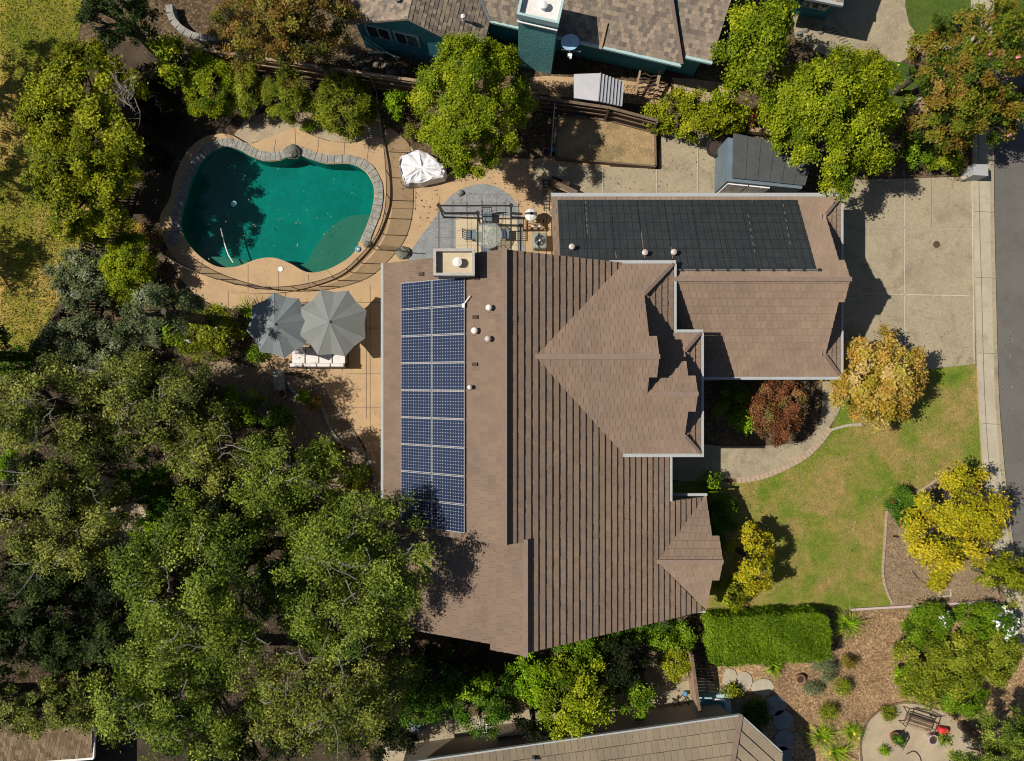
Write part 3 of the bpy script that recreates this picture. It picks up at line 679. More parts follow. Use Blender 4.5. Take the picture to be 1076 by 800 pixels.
T_([(6.05,-7.56),(XE,-7.56+.0),(XE,YaS),(6.05,YaS)] if False else [(6.05,-7.56),(6.65,-6.98),(6.65,-2.95),(6.05,-2.95)],plE,**ov)
ov['s_eave']=XE+.27*7
T_([(6.65,-6.98),(8.52,-5.11),(6.65,-5.11)],plE,**ov)
T_([(6.05,-7.56),(6.05,-10.1),(8.5,-10.1),(8.45,-10.06)],plE,**ov)
# SE cross gable
zs=4.05; Ys=-7.56; SS=.578; 
plSN=(0,-SS,zs+SS*Ys); plSS=(0,SS,zs-SS*Ys)
T_([(6.05,Ys),(8.52,-5.05),(8.52,Ys)],plSN,s_eave=5.05*1.0 if False else -5.05); T_([(8.52,Ys),(8.52,Ys+.95),(8.82,Ys+.95),(8.82,Ys)],plSN,s_eave=-5.05)
T_([(6.05,Ys),(8.52,Ys),(8.52,-10.06)],plSS,s_eave=10.07); T_([(8.52,Ys-.95),(8.82,Ys-.95),(8.82,Ys),(8.52,Ys)],plSS,s_eave=10.07)
# big cross gable A with skirt
T_([(Xv,Ya),(5.2,Ya),(5.2,3.39),(6.53,YaN),(Xe5,YaN)],plAN,s_eave=YaN)
T_([(5.2,Ya),(5.5,Ya),(5.5,Ya+.8),(5.2,Ya+.8)],plAN,s_eave=YaN)
T_([(Xv,Ya),(Xe5,YaS),(5.2,YaS),(5.2,Ya)],plAS,s_eave=-YaS)
T_([(5.2,.12),(5.5,.12),(5.5,Ya),(5.2,Ya)],plAS,s_eave=-YaS)
plAE=(-SA,0,zea+SA*6.53)
T_([(5.0,1.6),(6.53,1.6),(6.53,YaN),(5.2,3.39),(5.0,3.39)],plAE,s_eave=6.53,expo=.28,h=.04)
# smaller gable B in front
Yb=-.51; zb=plAS[1]*Yb+plAS[2]; YbN=1.93
plBN=(0,-SA,zb+SA*Yb); plBS=plAS
T_([(5.2,Yb),(6.87,Yb),(6.87,1.17),(7.63,YbN),(5.2,YbN)],plBN,s_eave=YbN)
T_([(6.87,Yb),(7.15,Yb),(7.15,Yb+.7),(6.87,Yb+.7)],plBN,s_eave=YbN)
T_([(5.2,YaS),(7.63,YaS),(6.87,-2.19),(6.87,Yb),(5.2,Yb)],plBS,s_eave=-YaS)
T_([(6.87,Yb-.7),(7.15,Yb-.7),(7.15,Yb),(6.87,Yb)],plBS,s_eave=-YaS)
plBE=(-SA,0,zea+SA*7.63)
T_([(6.7,-2.19),(6.87,-2.19),(7.63,YaS),(7.63,YbN),(6.87,1.17),(6.7,1.17)],plBE,s_eave=7.63,expo=.27,h=.04)
# garage C
zc_=4.98; Yc=4.1; SC=.58; YcN=8.03; YcS=.17; zec=zc_-SC*(YcN-Yc)
plCN=(0,-SC,zc_+SC*Yc); plCS=(0,SC,zc_-SC*Yc)
T_([(1.72,Yc),(13.46,Yc),(13.46,7.13),(14.36,YcN),(1.72,YcN)],plCN,s_eave=YcN)
T_([(13.46,Yc),(13.7,Yc),(13.7,Yc+.87),(13.46,Yc+.87)],plCN,s_eave=YcN)
T_([(4.0,YcS),(14.36,YcS),(13.46,1.07),(13.46,Yc),(4.0,Yc)],plCS,s_eave=-YcS)
T_([(13.46,Yc-.87),(13.7,Yc-.87),(13.7,Yc),(13.46,Yc)],plCS,s_eave=-YcS)
plCE=(-SC,0,zec+SC*14.36)
T_([(13.25,1.07),(13.46,1.07),(14.36,YcS),(14.36,YcN),(13.46,7.13),(13.25,7.13)],plCE,s_eave=14.36,expo=.27,h=.04)
RF=roof.build('roof',MT['roof'],house)
# ridge caps / hips
def zpl(pl,x,y): return pl[0]*x+pl[1]*y+pl[2]
def cap(x0,y0,z0,x1,y1,z1,w=.2,h=.07,step=.34):
    caps=MB()
    p=Vector((x0,y0,z0+.05)); q=Vector((x1,y1,z1+.05)); L_=(q-p).length; n=max(1,int(L_/step))
    for i in range(n):
        a=p.lerp(q,i/n); c=p.lerp(q,(i+1)/n+.004); caps.beam(a+Vector((0,0,.008)),c,w,h,float(RT.uniform(0,1)))
    caps.build('ridge_cap',MT['cap'],RF)
cap(Xr,Yn-.02,zr,Xr,Ytop,zr); cap(Xr2,-10.2,zr2,Xr2,Yn+.1,zr2)
cap(Xv,Ya,za,5.5,Ya,za,.18,.05); cap(5.2,3.39,zpl(plAN,0,3.39),6.53,YaN,zea,.13,.05)
cap(5.25,Yb,zb,7.15,Yb,zb,.16,.05); cap(6.87,1.17,zpl(plBN,0,1.17),7.63,YbN,zea,.12,.05); cap(6.87,-2.19,zpl(plBS,0,-2.19),7.63,YaS,zea,.12,.05)
cap(6.05,Ys,zs,8.82,Ys,zs,.18,.05)
cap(4.6,Yc,zc_,13.7,Yc,zc_,.18,.05); cap(13.46,7.13,zpl(plCN,0,7.13),14.36,YcN,zec,.13,.05); cap(13.46,1.07,zpl(plCS,0,1.07),14.36,YcS,zec,.13,.05)
# gutters and fascia
def gutter(p,q,w=.12,h=.13,m='gutter'):
    g=MB(); g.beam(p,q,w,h); return g.build('gutter',MT[m],RF)
gutter((XW-.05,-9.95,zeW-.03),(XW-.05,Ytop,zeW-.03),.10,.12)
gutter((XE+.08,YaS-.08,plE[0]*XE+plE[2]-.02),(XE+.08,-5.11,plE[0]*XE+plE[2]-.02),.10)
gutter((Xe5-.55,YaN+.07,zea),(6.62,YaN+.07,zea),.13); gutter((6.6,YaN,zea-.01),(6.6,YbN+.0,zea-.01),.10)
gutter((6.55,YbN+.07,zea),(7.72,YbN+.07,zea),.12); gutter((7.70,YbN,zea-.01),(7.70,YaS,zea-.01),.10)
gutter((Xe5,YaS-.07,zea),(7.75,YaS-.07,zea),.14)
gutter((1.72,YcN+.08,zec),(14.42,YcN+.08,zec),.16); gutter((14.42,YcN,zec-.01),(14.42,YcS,zec-.01),.10); gutter((7.6,YcS-.07,zec),(14.42,YcS-.07,zec),.13)
gutter((6.7,-5.0,2.6),(8.55,-5.0,2.6),.12); gutter((7.9,-10.14,2.55),(8.5,-10.14,2.55),.08)
# walls
w=MB()
def gw(poly,zf): w.prism(poly if area(poly)>0 else poly[::-1],0,zf)
def rect(x0,y0,x1,y1): return [(x0,y0),(x1,y0),(x1,y1),(x0,y1)]
gw(rect(XW+.45,Yn,Xr,Ytop-.35),lambda x,y:zpl(plW,x,y)-.2)
gw(rect(XW+.45,-9.7,Xr2,Yn),lambda x,y:zpl(plW2,x,y)-.2)
gw(rect(Xr,Yn,XE-.4,Ytop-.35),lambda x,y:zpl(plE,x,y)-.2)
gw(rect(Xr2,-9.7,XE-.4,Yn),lambda x,y:zpl(plE,x,y)-.2)
gw([(XE-.4,-9.6),(8.2,-9.6),(8.2,Ys),(8.2,-5.5),(XE-.4,-5.5)],lambda x,y:min(2.45+ (1.3 if abs(y-Ys)<.1 and x>8 else 0),9))
gw([(4.2,YaS+.4),(6.2,YaS+.4),(6.2,YaN-.4),(4.2,YaN-.4)],4.88)
gw([(6.2,YaS+.4),(7.25,YaS+.4),(7.25,YbN-.4),(6.2,YbN-.4)],4.88)
gw(rect(2.1,YcS+.4,13.95,YcN-.4),zec-.1)
# gable walls above skirts
def gablew(x,yr,hw,zb_,zt):
    w.add([(x,yr-hw,zb_),(x,yr+hw,zb_),(x,yr,zt),(x-.12,yr-hw,zb_),(x-.12,yr+hw,zb_),(x-.12,yr,zt)],[[0,1,2],[5,4,3],[0,3,4,1],[1,4,5,2],[2,5,3,0]])
gablew(5.1,Ya,3.4,5.1,za-.2); gablew(6.75,Yb,2.0,5.0,zb-.2); gablew(13.3,Yc,3.6,2.7,zc_-.2); gablew(1.95,Yc,3.5,2.7,zc_-.25); gablew(8.3,Ys,2.2,2.5,zs-.15)
w.build('wall',MT['stucco'],house)
g=MB(); 
g.box((13.99,4.1,1.1),(.06,4.9,2.2)); gd=g.build('garage_door',MT['white'],house)
g=MB()
for z in (.55,1.1,1.65): g.box((14.03,4.1,z),(.02,4.8,.02))
g.build('panel_groove',MT['steel'],gd)
for (x,y,z,sx,sy) in ((XW+.43,-6,3.4,.06,1.6),(XW+.43,1.5,3.2,.06,1.8),(8.23,-7.5,1.4,.06,1.6),(7.28,-.5,1.5,.06,1.4)):
    f=MB(); f.box((x,y,z),(.08,sy,1.3)); fo=f.build('window',MT['white'],house); p=MB(); sgn=-1 if x<0 else 1; p.box((x+sgn*.035,y,z),(.03,sy-.14,1.16)); p.build('pane',MT['glass'],fo)
# chimney of the main house
def chimney(parent,cx,cy,rot,wx,wy,z0,z1,mw,mcap,flue,fm,inner):
    ca,sa=math.cos(rot),math.sin(rot)
    L2=lambda x,y:(cx+x*ca-y*sa,cy+x*sa+y*ca)
    c=MB(); c.box((cx,cy,(z0+z1)/2),(wx-.14,wy-.14,z1-z0),rot); ch=c.build('chimney',mw,parent)
    t=MB(); r=.1
    for x,y,sx,sy in ((0,wy/2-r/2,wx,r),(0,-wy/2+r/2,wx,r),(wx/2-r/2,0,r,wy-2*r),(-wx/2+r/2,0,r,wy-2*r)):
        p=L2(x,y); t.box((*p,z1+.12),(sx,sy,.34),rot)
    t.build('chimney_cap',mcap,ch)
    t=MB(); t.box((cx,cy,z1+.01),(wx-2*r-.01,wy-2*r-.01,.04),rot); t.build('flue_floor',inner,ch)
    p=L2(*flue); t=MB(); t.lathe((*p,z1+.03),[(.13,0),(.13,.16),(.17,.17),(.17,.27),(.05,.32)],18); t.build('flue',fm,ch)
    return ch
cxy=M(477,275.5,8.0)
chimney(house,cxy[0],cxy[1],R(0),1.50,.98,4.3,7.72,MT['stucco'],mat('grey brown cap',(.42,.40,.37),(.36,.34,.31),3,20),(.12,0),MT['ventw'],MT['cream'])
# roof vents
def vent(px,py,pl,r=.11,m='ventw'):
    x,y=onpl(px,py,pl); z=zpl(pl,x,y); v=MB(); r*=.78; v.lathe((x,y,z-.02),[(r*.6,0),(r*.6,.22),(r,.23),(r*1.15,.30),(r*.9,.36),(r*.3,.40)],16); f=MB(); f.lathe((x,y,z),[(r*1.7,0),(r*1.5,.06),(r*.7,.09)],14); vo=v.build('vent_pipe',MT[m],RF); f.build('collar',MT['cap'],RF); return vo
vent(514,324,plW,.13); vent(499,348,plW,.14); vent(513,356.5,plW,.13,'metalbrown'); vent(494,407,plW,.10)
for px,py in ((443,288.5),(501,292.5),(499.5,333.5),(499,383)):
    x,y=onpl(px,py,plW); z=zpl(plW,x,y); v=MB(); v.beam((x-.1,y,z+.03),(x+.1,y,z+.12),.13,.06); v.build('tile_vent',MT['wooddk'],RF)
vc=[(600,261),(646,261.5),(676,267),(706,266.5)]
for i,(px,py) in enumerate(vc):
    x,y=onpl(px,py,plCN); z=zpl(plCN,x,y)
    if i!=1:
        v=MB(); v.lathe((x,y,z),[(.07,0),(.07,.3),(.12,.31),(.12,.38),(.03,.42)],14); v.build('vent_pipe',MT['metalbrown'],RF)
    top=[252,257,214,253][i]; x2,y2=onpl(px-(3 if i==2 else 1),top,plCN); v=MB()
    xb,yb=onpl(px,272,plCN); v.add([(xb-.09,yb,zpl(plCN,xb,yb)+.07),(xb+.07,yb,zpl(plCN,xb,yb)+.07),(x2,y2,zpl(plCN,x2,y2)+.07)],[[0,1,2]]); v.build('flashing',MT['woodl'],RF)
# conduit junction
x,y=onpl(491,316,plW); z=zpl(plW,x,y); v=MB(); v.tube([(x-.12,y-.15,z+.05),(x+.12,y+.16,z+.2)],.025,6); v.box((x-.14,y-.2,z+.08),(.1,.16,.12)); v.build('conduit',MT['white'],RF)
# ================================================================== SOLAR ARRAY
p0=onpl(422.5,297.5,plW); 
nrm=Vector((-SWs,0,1)).normalized(); ex=Vector((1,0,SWs)).normalized(); ey=Vector((0,1,0))
o0=Vector((*onpl(423.5,298,plW),0)); o0.z=zpl(plW,o0.x,o0.y); 
oe=Vector((*onpl(421,542,plW),0)); n_rows=9
e1=Vector((*onpl(490.5,297,plW),0)); e1.z=zpl(plW,e1.x,e1.y)
Wp=(e1-o0).length/2; Hp=(o0.y-M(0,556.5,6.35)[1])/9
arr=thing('solar_array','blue solar panels in two columns on the west roof slope','solar panels',tuple(o0))
proto=None
def panel_at(pt):
    f=MB(); 
    W_,H_=Wp-.02,Hp-.022
    def P3(u,v,n): return pt+ex*u-ey*v+nrm*n
    f.add([P3(0,0,.02),P3(W_,0,.02),P3(W_,H_,.02),P3(0,H_,.02),P3(0,0,.07),P3(W_,0,.07),P3(W_,H_,.07),P3(0,H_,.07)],[[0,1,2,3],[7,6,5,4],[0,4,5,1],[1,5,6,2],[2,6,7,3],[3,7,4,0]])
    fo=f.build('solar_panel',MT['frame'],arr)
    e=.024; vs=[P3(e,e,.074),P3(W_-e,e,.074),P3(W_-e,H_-e,.074),P3(e,H_-e,.074)]
    c=MB(); c.add(vs,[[3,2,1,0]]); co=c.build('cell_sheet',MT['cell'],fo)
    uv=co.data.uv_layers.new(name='UVMap'); 
    for i,l in enumerate(co.data.loops): 
        vi=l.vertex_index; uv.data[i].uv=[(0,1),(1,1),(1,0),(0,0)][vi]
    return fo,co
fo,co=panel_at(o0+nrm*.06)
for r_ in range(9):
    for c_ in range(2):
        if r_==0 and c_==0: continue
        d=ex*(Wp*c_)-ey*(Hp*r_)
        a=fo.copy(); col.objects.link(a); a.parent=arr; a.location=d
        c2=co.copy(); col.objects.link(c2); c2.parent=a; c2.location=(0,0,0)
f=MB()
for u in (.3,1.3,Wp+.3,Wp+1.3): f.beam(o0+ex*u+nrm*.05+ey*.05,o0+ex*u-ey*(Hp*9+.05)+nrm*.05,.05,.04)
f.build('rail',MT['steel'],arr)
# ================================================================== POOL HEATER MATS
zc2=lambda y:zpl(plCN,0,y)
hm=thing('pool_heater_panels','black ribbed pool heating mats laid on the garage roof','heating mat',(7,6,zc2(6)))
b=MB(); x0,x1=1.98,12.42
npn=9; wdt=(x1-x0)/npn
ytop=7.86; ybot=4.52
for i in range(npn):
    xa=x0+i*wdt; xb=xa+wdt-.025; q=[(xa,ybot),(xb,ybot),(xb,ytop),(xa,ytop)]
    b.prism(q,lambda x,y:zc2(y)+.045,lambda x,y:zc2(y)+.075)
b.build('ribbed_mat',MT['mat'],hm)
b=MB(); b.tube([(6.7,ybot-.02,zc2(ybot)+.13),(12.5,ybot-.02,zc2(ybot)+.13)],.035,8)
b.build('header_pipe',MT['steel'],hm)
for i in range(10): b=MB(); b.box((6.9+i*.62,ybot-.02,zc2(ybot)+.14),(.08,.11,.11)); b.build('pipe_clamp',MT['black'],hm)
b=MB()
for (px,ya,yb) in ((615,212,248),(822,215,262),(785,226,270)):
    for k in range(6):
        t_=k/6; py=ya+(yb-ya)*t_; xx,yy=onpl(px+(t_*(8 if px>700 else 2)),py,plCN); b.beam((xx,yy,zc2(yy)+.08),(xx+.01,yy-.14,zc2(yy-.14)+.08),.03,.01)
for k in range(34):
    xx=random.uniform(x0,x1); yy=random.uniform(ybot,ytop); b.box((xx,yy,zc2(yy)+.08),(.03,.02,.01),random.random())
b.build('leaf_debris',MT['steel'],hm,kind='stuff')
# ================================================================== BLUE NEIGHBOUR HOUSE (top)
bh=thing('blue_house','blue green single storey house with mottled wood look shingle roof behind the fence','house',(*M(560,-20,0),0))
zE=2.7
gl=Vector((-7.28,15.6,0)); gp=Vector((-4.31,14.89,0)); gr=Vector((-1.34,14.18,0)); u=(gr-gl).normalized(); v_=Vector((-u.y,u.x,0))
SL1=(4.5-2.7)/((gp-gl).length)
def A2(o,a,c): q=o+u*a+v_*c; return (q.x,q.y)
rb=MB()
plL=plane((gl.x,gl.y,zE),((gl+v_).x,(gl+v_).y,zE),SL1,(gp.x,gp.y)); plR=plane((gr.x,gr.y,zE),((gr+v_).x,(gr+v_).y,zE),SL1,(gp.x,gp.y))
kw=dict(expo=.16,width=.17,h=.014,jit=.7,gap=.004,thick=.12)
hwid=(gp-gl).length
tiles(rb,[A2(gl,0,0),A2(gp,0,0),A2(gp,0,6),A2(gl,0,6)],plL,**kw)
# main body south slope
e0=Vector((7.41,13.82,0)); ub=Vector((.975,-.222,0)); vb=Vector((.222,.975,0))
def B2(a,c): q=e0+ub*a+vb*c; return (q.x,q.y)
plM=plane((e0.x,e0.y,zE),((e0-ub).x,(e0-ub).y,zE),.5,B2(0,2))
# valley between gable right slope and body slope
def vx(c):  # along body eave coordinate where plR meets plM at depth c
    lo,hi=-12,-5
    for _ in range(50):
        mid=(lo+hi)/2; x,y=B2(mid,c)
        if zpl(plR,x,y)>zpl(plM,x,y): lo=mid
        else: hi=mid
    return B2(lo,c)
V0=vx(0.0); V1=vx(3.6)
tiles(rb,[A2(gp,0,0),A2(gp,hwid,0),V0,V1,A2(gp,0,6)],plR,**kw)
tiles(rb,[V0,B2(0,0),B2(-1.9,3.4),V1],plM,**kw)
plM2=plane((*B2(0,.42),zE-.05),(*B2(-1,.42),zE-.05),.5,B2(0,3))
tiles(rb,[B2(.0,.42),B2(1.25,.42),B2(1.35,5),B2(-2.2,5)],plM2,**kw)
RB=rb.build('roof',MT['shingle'],bh)
cp=MB()
def cap2(p,q,zp,zq,w=.14):
    cp.beam((p[0],p[1],zp+.03),(q[0],q[1],zq+.03),w,.05)
x_,y_=B2(-1.9,3.4); cap2(B2(0,0.0),(x_,y_),zE+.02,zpl(plM,x_,y_))
cp.build('ridge_cap',MT['cap'],RB)
def gut2(p,q,z=zE,w=.12): g=MB(); g.beam((*p,z-.04),(*q,z-.04),w,.12); g.build('gutter',MT['bluetrim'],RB)
gut2(V0,B2(0,-.05)); gut2(B2(.1,.37),B2(1.3,.37))
g=MB(); g.beam((V0[0],V0[1],zE+.03),(V1[0],V1[1],zpl(plM,*V1)+.03),.12,.03); g.build('valley_flashing',MT['steel'],RB)
wb=MB()
def q2(pts,zf): 
    wb.prism(pts if area(pts)>0 else pts[::-1],0,zf)
q2([A2(gl,.3,.3),A2(gp,0,.3),A2(gp,0,5),A2(gl,.3,5)],lambda x,y:zpl(plL,x,y)-.13)
q2([A2(gp,0,.3),A2(gr,-.3,.3),A2(gr,-.3,5),A2(gp,0,5)],lambda x,y:zpl(plR,x,y)-.13)
q2([B2(-9.2,.6),B2(-.4,.6),B2(-.4,5),B2(-9.2,5)],2.5); q2([B2(-.4,.9),B2(1.0,.9),B2(1.0,5),B2(-.4,5)],2.45)
wb.build('wall',MT['bluewall'],bh)
for a0 in (.75,2.05):
    p=A2(gl,a0+.55,.27); f=MB(); f.box((*p,2.05),(1.15,.08,1.0),math.atan2(u.y,u.x)); fo=f.build('window',MT['bluetrim'],bh)
    for k in (-.26,.26):
        p2=A2(gl,a0+.55+k,.225); f=MB(); f.box((*p2,2.05),(.44,.03,.84),math.atan2(u.y,u.x)); f.build('pane',MT['glass'],fo)
rt=math.atan2(-.222,.975)
bc=Vector((.99,14.7+.5,0)); bc=Vector((1.90,14.49,0))-ub*.88+vb*.62
MT['tealchim']=mat('teal brick chimney',(.15,.40,.42),(.12,.34,.36),2,14,.85,.03,.2,bscale=9)
ch=chimney(bh,bc.x,bc.y,rt,1.76,1.24,0,4.62,MT['tealchim'],MT['bluetrim'],(.1,.0),MT['white'],MT['cushion'])
g=MB(); c3=bc-vb*.60; g.box((c3.x,c3.y,4.3),(1.70,.06,.06),rt); g.build('trim_band',MT['white'],ch)
# roof vents on blue house
def bvent(px,py,pl):
    x,y=onpl(px,py,pl); z=zpl(pl,x,y); v=MB(); v.lathe((x,y,z-.05),[(.05,0),(.05,.35),(.09,.36),(.09,.46),(.02,.5)],12); v.build('vent_pipe',MT['white'],RB)
bvent(487,22,plR); bvent(417,3,plL)
# skylight hatch frame by chimney
x,y=onpl(634,38,plM); z=zpl(plM,x,y); g=MB(); p_=Vector((x,y,z+.08)); g.beam(p_-vb*.5-Vector((0,0,.25)),p_+vb*.45+Vector((0,0,.22)),.12,.05); g.build('flashing_strip',MT['woodl'],RB)
# satellite dish
dx_,dy_=M(599,45,2.9)
sd=thing('satellite_dish','oval blue grey satellite dish mounted beside the teal chimney','satellite dish',(dx_,dy_,2.5))
g=MB(); ring=[]; 
prof=[(.02,-.05),(.15,-.035),(.3,0)]
vs=[];fs=[];n=24
ax=Vector((0,-.72,.7)).normalized(); a1=Vector((1,0,0)); a2=ax.cross(a1)
cpt=Vector((dx_,dy_,2.95))
for r,z in ((.02,-.06),(.2,-.035),(.4,.0)):
    for k in range(n):
        t_=2*math.pi*k/n; vs.append(cpt+a1*r*1.0*math.cos(t_)+a2*r*.85*math.sin(t_)+ax*z)
for i in range(2):
    for k in range(n): fs.append([i*n+k,i*n+(k+1)%n,(i+1)*n+(k+1)%n,(i+1)*n+k])
fs.append(list(range(n))[::-1]); g.add(vs,fs); g.build('reflector',MT['bluep'] if False else flat('dish paint',(.35,.55,.75)),sd)
g=MB(); e=cpt+Vector((-.02,-.62,.1)); g.tube([cpt+Vector((0,-.25,-.3)),e],.018,6); g.build('feed_arm',MT['steel'],sd)
g=MB(); g.box(tuple(e),(.18,.12,.1)); g.box((e.x+.03,e.y-.1,e.z),(.08,.1,.08)); g.build('receiver',MT['white'],sd)
g=MB(); g.tube([cpt+Vector((0,.03,-.05)),cpt+Vector((.05,.05,-.45))],.03,8); g.beam(cpt+Vector((-.35,-.1,-.45)),cpt+Vector((.5,-.2,-.45)),.05,.05); g.build('mount',MT['steel'],sd)
# ---- north-east neighbour house corner
nh=thing('grey_house','grey trimmed house corner with flat eaves at the top edge','house',(*M(850,-40),0))
g=MB(); q=[M(806,-80,3),M(892,-80,3),M(886,4,3),M(806,-12,3)]; pq=plane((*M(886,4,3),3.0),(*M(806,-12,3),3.0),.35,M(850,-80,3))
tiles(g,q if area(q)>0 else q[::-1],pq,**kw); ro=g.build('roof',MT['shingle'],nh)
g=MB(); g.beam((*M(886,5,3),2.95),(*M(806,-11,3),2.95),.14,.14); g.build('gutter',MT['gutter'],ro)
g=MB(); q=[M(806,-80),M(878,-80),M(874,2),M(806,-10)]; q=[M(812,-90,0),M(872,-90,0),M(866,22,0),M(812,10,0)]; g.prism(q if area(q)>0 else q[::-1],0,2.9); g.build('wall',MT['bluewall'],nh)
f=MB(); p=M(845,20,0); f.box((p[0],p[1]-.0,1.5),(1.2,.1,1.0),-.2); fo=f.build('window',MT['bluetrim'],nh); f=MB(); f.box((p[0],p[1]-.045,1.5),(1.04,.04,.84),-.2); f.build('pane',MT['glass'],fo)
# ================================================================== LOWER NEIGHBOUR HOUSE
lh=thing('tan_house','single storey house with tan tile roof and white eave gutter at the bottom','house',(*M(650,830),0))
A_=M(443,800,zE); B_=M(778,752,zE); C_=M(821,791,zE); 
ue=Vector((B_[0]-A_[0],B_[1]-A_[1],0)).normalized(); 
A_=(A_[0]-ue.x*1.0,A_[1]-ue.y*1.0)
ins=(B_[0]-1,B_[1]-6)
plN1=plane((*A_,zE),(*B_,zE),.33,ins); plN2=plane((*B_,zE),(*C_,zE),.33,ins)
# hip direction: intersection of planes
hx=Vector((-(plN1[1]-plN2[1]),(plN1[0]-plN2[0]),0)).normalized()
if hx.y>0: hx=-hx
Bh=(B_[0]+hx.x*5.5,B_[1]+hx.y*5.5)
lr_=MB(); kt=dict(expo=.46,width=.30,h=.06,thick=.13)
nin=Vector((ue.y,-ue.x,0)); Ah=(A_[0]+nin.x*5,A_[1]+nin.y*5)
q=[A_,B_,Bh,(Bh[0]-ue.x*12,Bh[1]-ue.y*12),Ah]
tiles(lr_,[A_,B_,Bh,Ah],plN1,**kt)
C2=(C_[0]+.1,C_[1]-6)
tiles(lr_,[B_,C_,C2,Bh],plN2,**kt)
RL_=lr_.build('roof',MT['tanroof'],lh)
g=MB(); g.beam((*B_,zE+.05),(*Bh,zpl(plN1,*Bh)+.05),.2,.07); g.build('ridge_cap',MT['cap'],RL_)
g=MB(); g.beam((*A_,zE-.02),(*B_,zE-.02),.13,.13); g.beam((*B_,zE-.03),(*C_,zE-.03),.13,.13); g.beam((*C_,zE-.02),(C_[0]+.02,C_[1]-6,zE-.02),.1,.12); g.build('gutter',MT['gutter'],RL_)
g=MB(); q=[(A_[0],A_[1]-.5),(B_[0]-.3,B_[1]-.5),(C_[0]-.5,C_[1]-.3),(C_[0]-.5,C_[1]-6),(A_[0],A_[1]-5)]; g.prism(q if area(q)>0 else q[::-1],0,2.5); g.build('wall',MT['stucco'],lh)
g=MB(); x,y=onpl(560,795,plN1); g.box((x,y,zpl(plN1,x,y)+.15),(.12,.12,.3)); g.tube([(x,y,zpl(plN1,x,y)+.2),(x+.25,y-.05,zpl(plN1,x,y)+.2)],.03,6); g.build('vent_pipe',MT['steel'],RL_)
# ---- small house bottom-left
sh=thing('cottage','low building with sunlit tan shingle roof under the oaks','house',(*M(40,790),0))
a_=M(98,752,2.8); b_=M(-60,757,2.8)
pq=plane((*M(98,797,2.6),2.6),(*M(-60,812,2.6),2.6),.12,M(20,700,2.6)); g=MB(); q=[M(-120,745,2.8),M(98,742,2.8),M(97,796,2.6),M(-120,812,2.6)]
tiles(g,q if area(q)>0 else q[::-1],pq,expo=.22,width=.16,h=.02,jit=.6,thick=.1); ro=g.build('roof',MT['oldroof'],sh)
g=MB(); g.beam((*M(98,797,2.6),2.55),(*M(-120,813,2.6),2.55),.1,.12); g.beam((*M(99,744,2.7),2.6),(*M(98,797,2.6),2.55),.08,.12); g.build('gutter',MT['white'],ro)
g=MB(); q=[M(-120,770,0),M(98,764,0),M(98,812,0),M(-120,830,0)]; q=[(x,y+.3) for x,y in q]; g.prism(q if area(q)>0 else q[::-1],0,2.45); g.build('wall',MT['stucco'],sh)
# ================================================================== POOL FURNITURE AND GARDEN OBJECTS
def base(px,py,z=0): return (*M(px,py,z),z)
# removable mesh fence
fl=catmull(MP([(401,104),(403,130),(408,160),(411,200),(409,230),(400,255),(381,277),(364,291),(336,301),(303,305.5),(270,304),(239,297),(213,288),(192,277),(176,264),(168,240)]),False,3)
t=thing('pool_fence','black netting safety fence curving round the pool deck','fence',(*fl[10],.1))
b=MB(); n=len(fl); b.add([(x,y,.12) for x,y in fl]+[(x,y,1.28) for x,y in fl],[[i,i+1,i+1+n,i+n] for i in range(n-1)]); b.build('netting',MT['netting'],t)
b=MB(); b.tube([(x,y,1.28) for x,y in fl],.018,5); b.build('top_edge',MT['black'],t)
for i in range(0,n,2):
    b=MB(); b.tube([(fl[i][0],fl[i][1],0),(fl[i][0],fl[i][1],1.33)],.02,6); b.build('post',MT['black'],t)
# short fence to boulder
t=thing('short_net_fence','short black net panel between the pool fence and a boulder','fence',(*M(411,266),0))
a0,a1=M(401,263),M(424,266); b=MB(); b.add([(*a0,.05),(*a1,.05),(*a1,1.2),(*a0,1.2)],[[0,1,2,3]]); b.build('netting',MT['netting'],t)
for p in (a0,a1): b=MB(); b.tube([(*p,0),(*p,1.25)],.02,6); b.build('post',MT['black'],t)
def boulder(px,py,r,z,label,**k):
    rng=np.random.default_rng(int(px)); x,y=M(px,py,z); rr=r*(H-z)/F; b=MB(); vs=[];fs=[];n=12;m=7
    for i in range(m):
        ph=math.pi*(i/(m-1))*.5
        for k_ in range(n):
            th=2*math.pi*k_/n; q=rr*(1+rng.uniform(-.14,.14)); vs.append((x+math.cos(th)*q*math.cos(ph)*1.0,y+math.sin(th)*q*math.cos(ph)*.85,z+rr*.9*math.sin(ph)))
    for i in range(m-1):
        for k_ in range(n): fs.append([i*n+k_,i*n+(k_+1)%n,(i+1)*n+(k_+1)%n,(i+1)*n+k_])
    b.add(vs,fs); return b.build('boulder',MT['rock'],label=label,cat='rock')
boulder(308,160,9,DZ,'mossy grey boulder sitting on the pool coping'); boulder(424,266,8,.03,'grey boulder beside the paved patio near the roof corner')
boulder(386,257,4.5,DZ,'small pale rock at the end of the coping by the pool ledge'); boulder(484,203,4,.05,'small dark rock on the gravel edge of the paver circle')
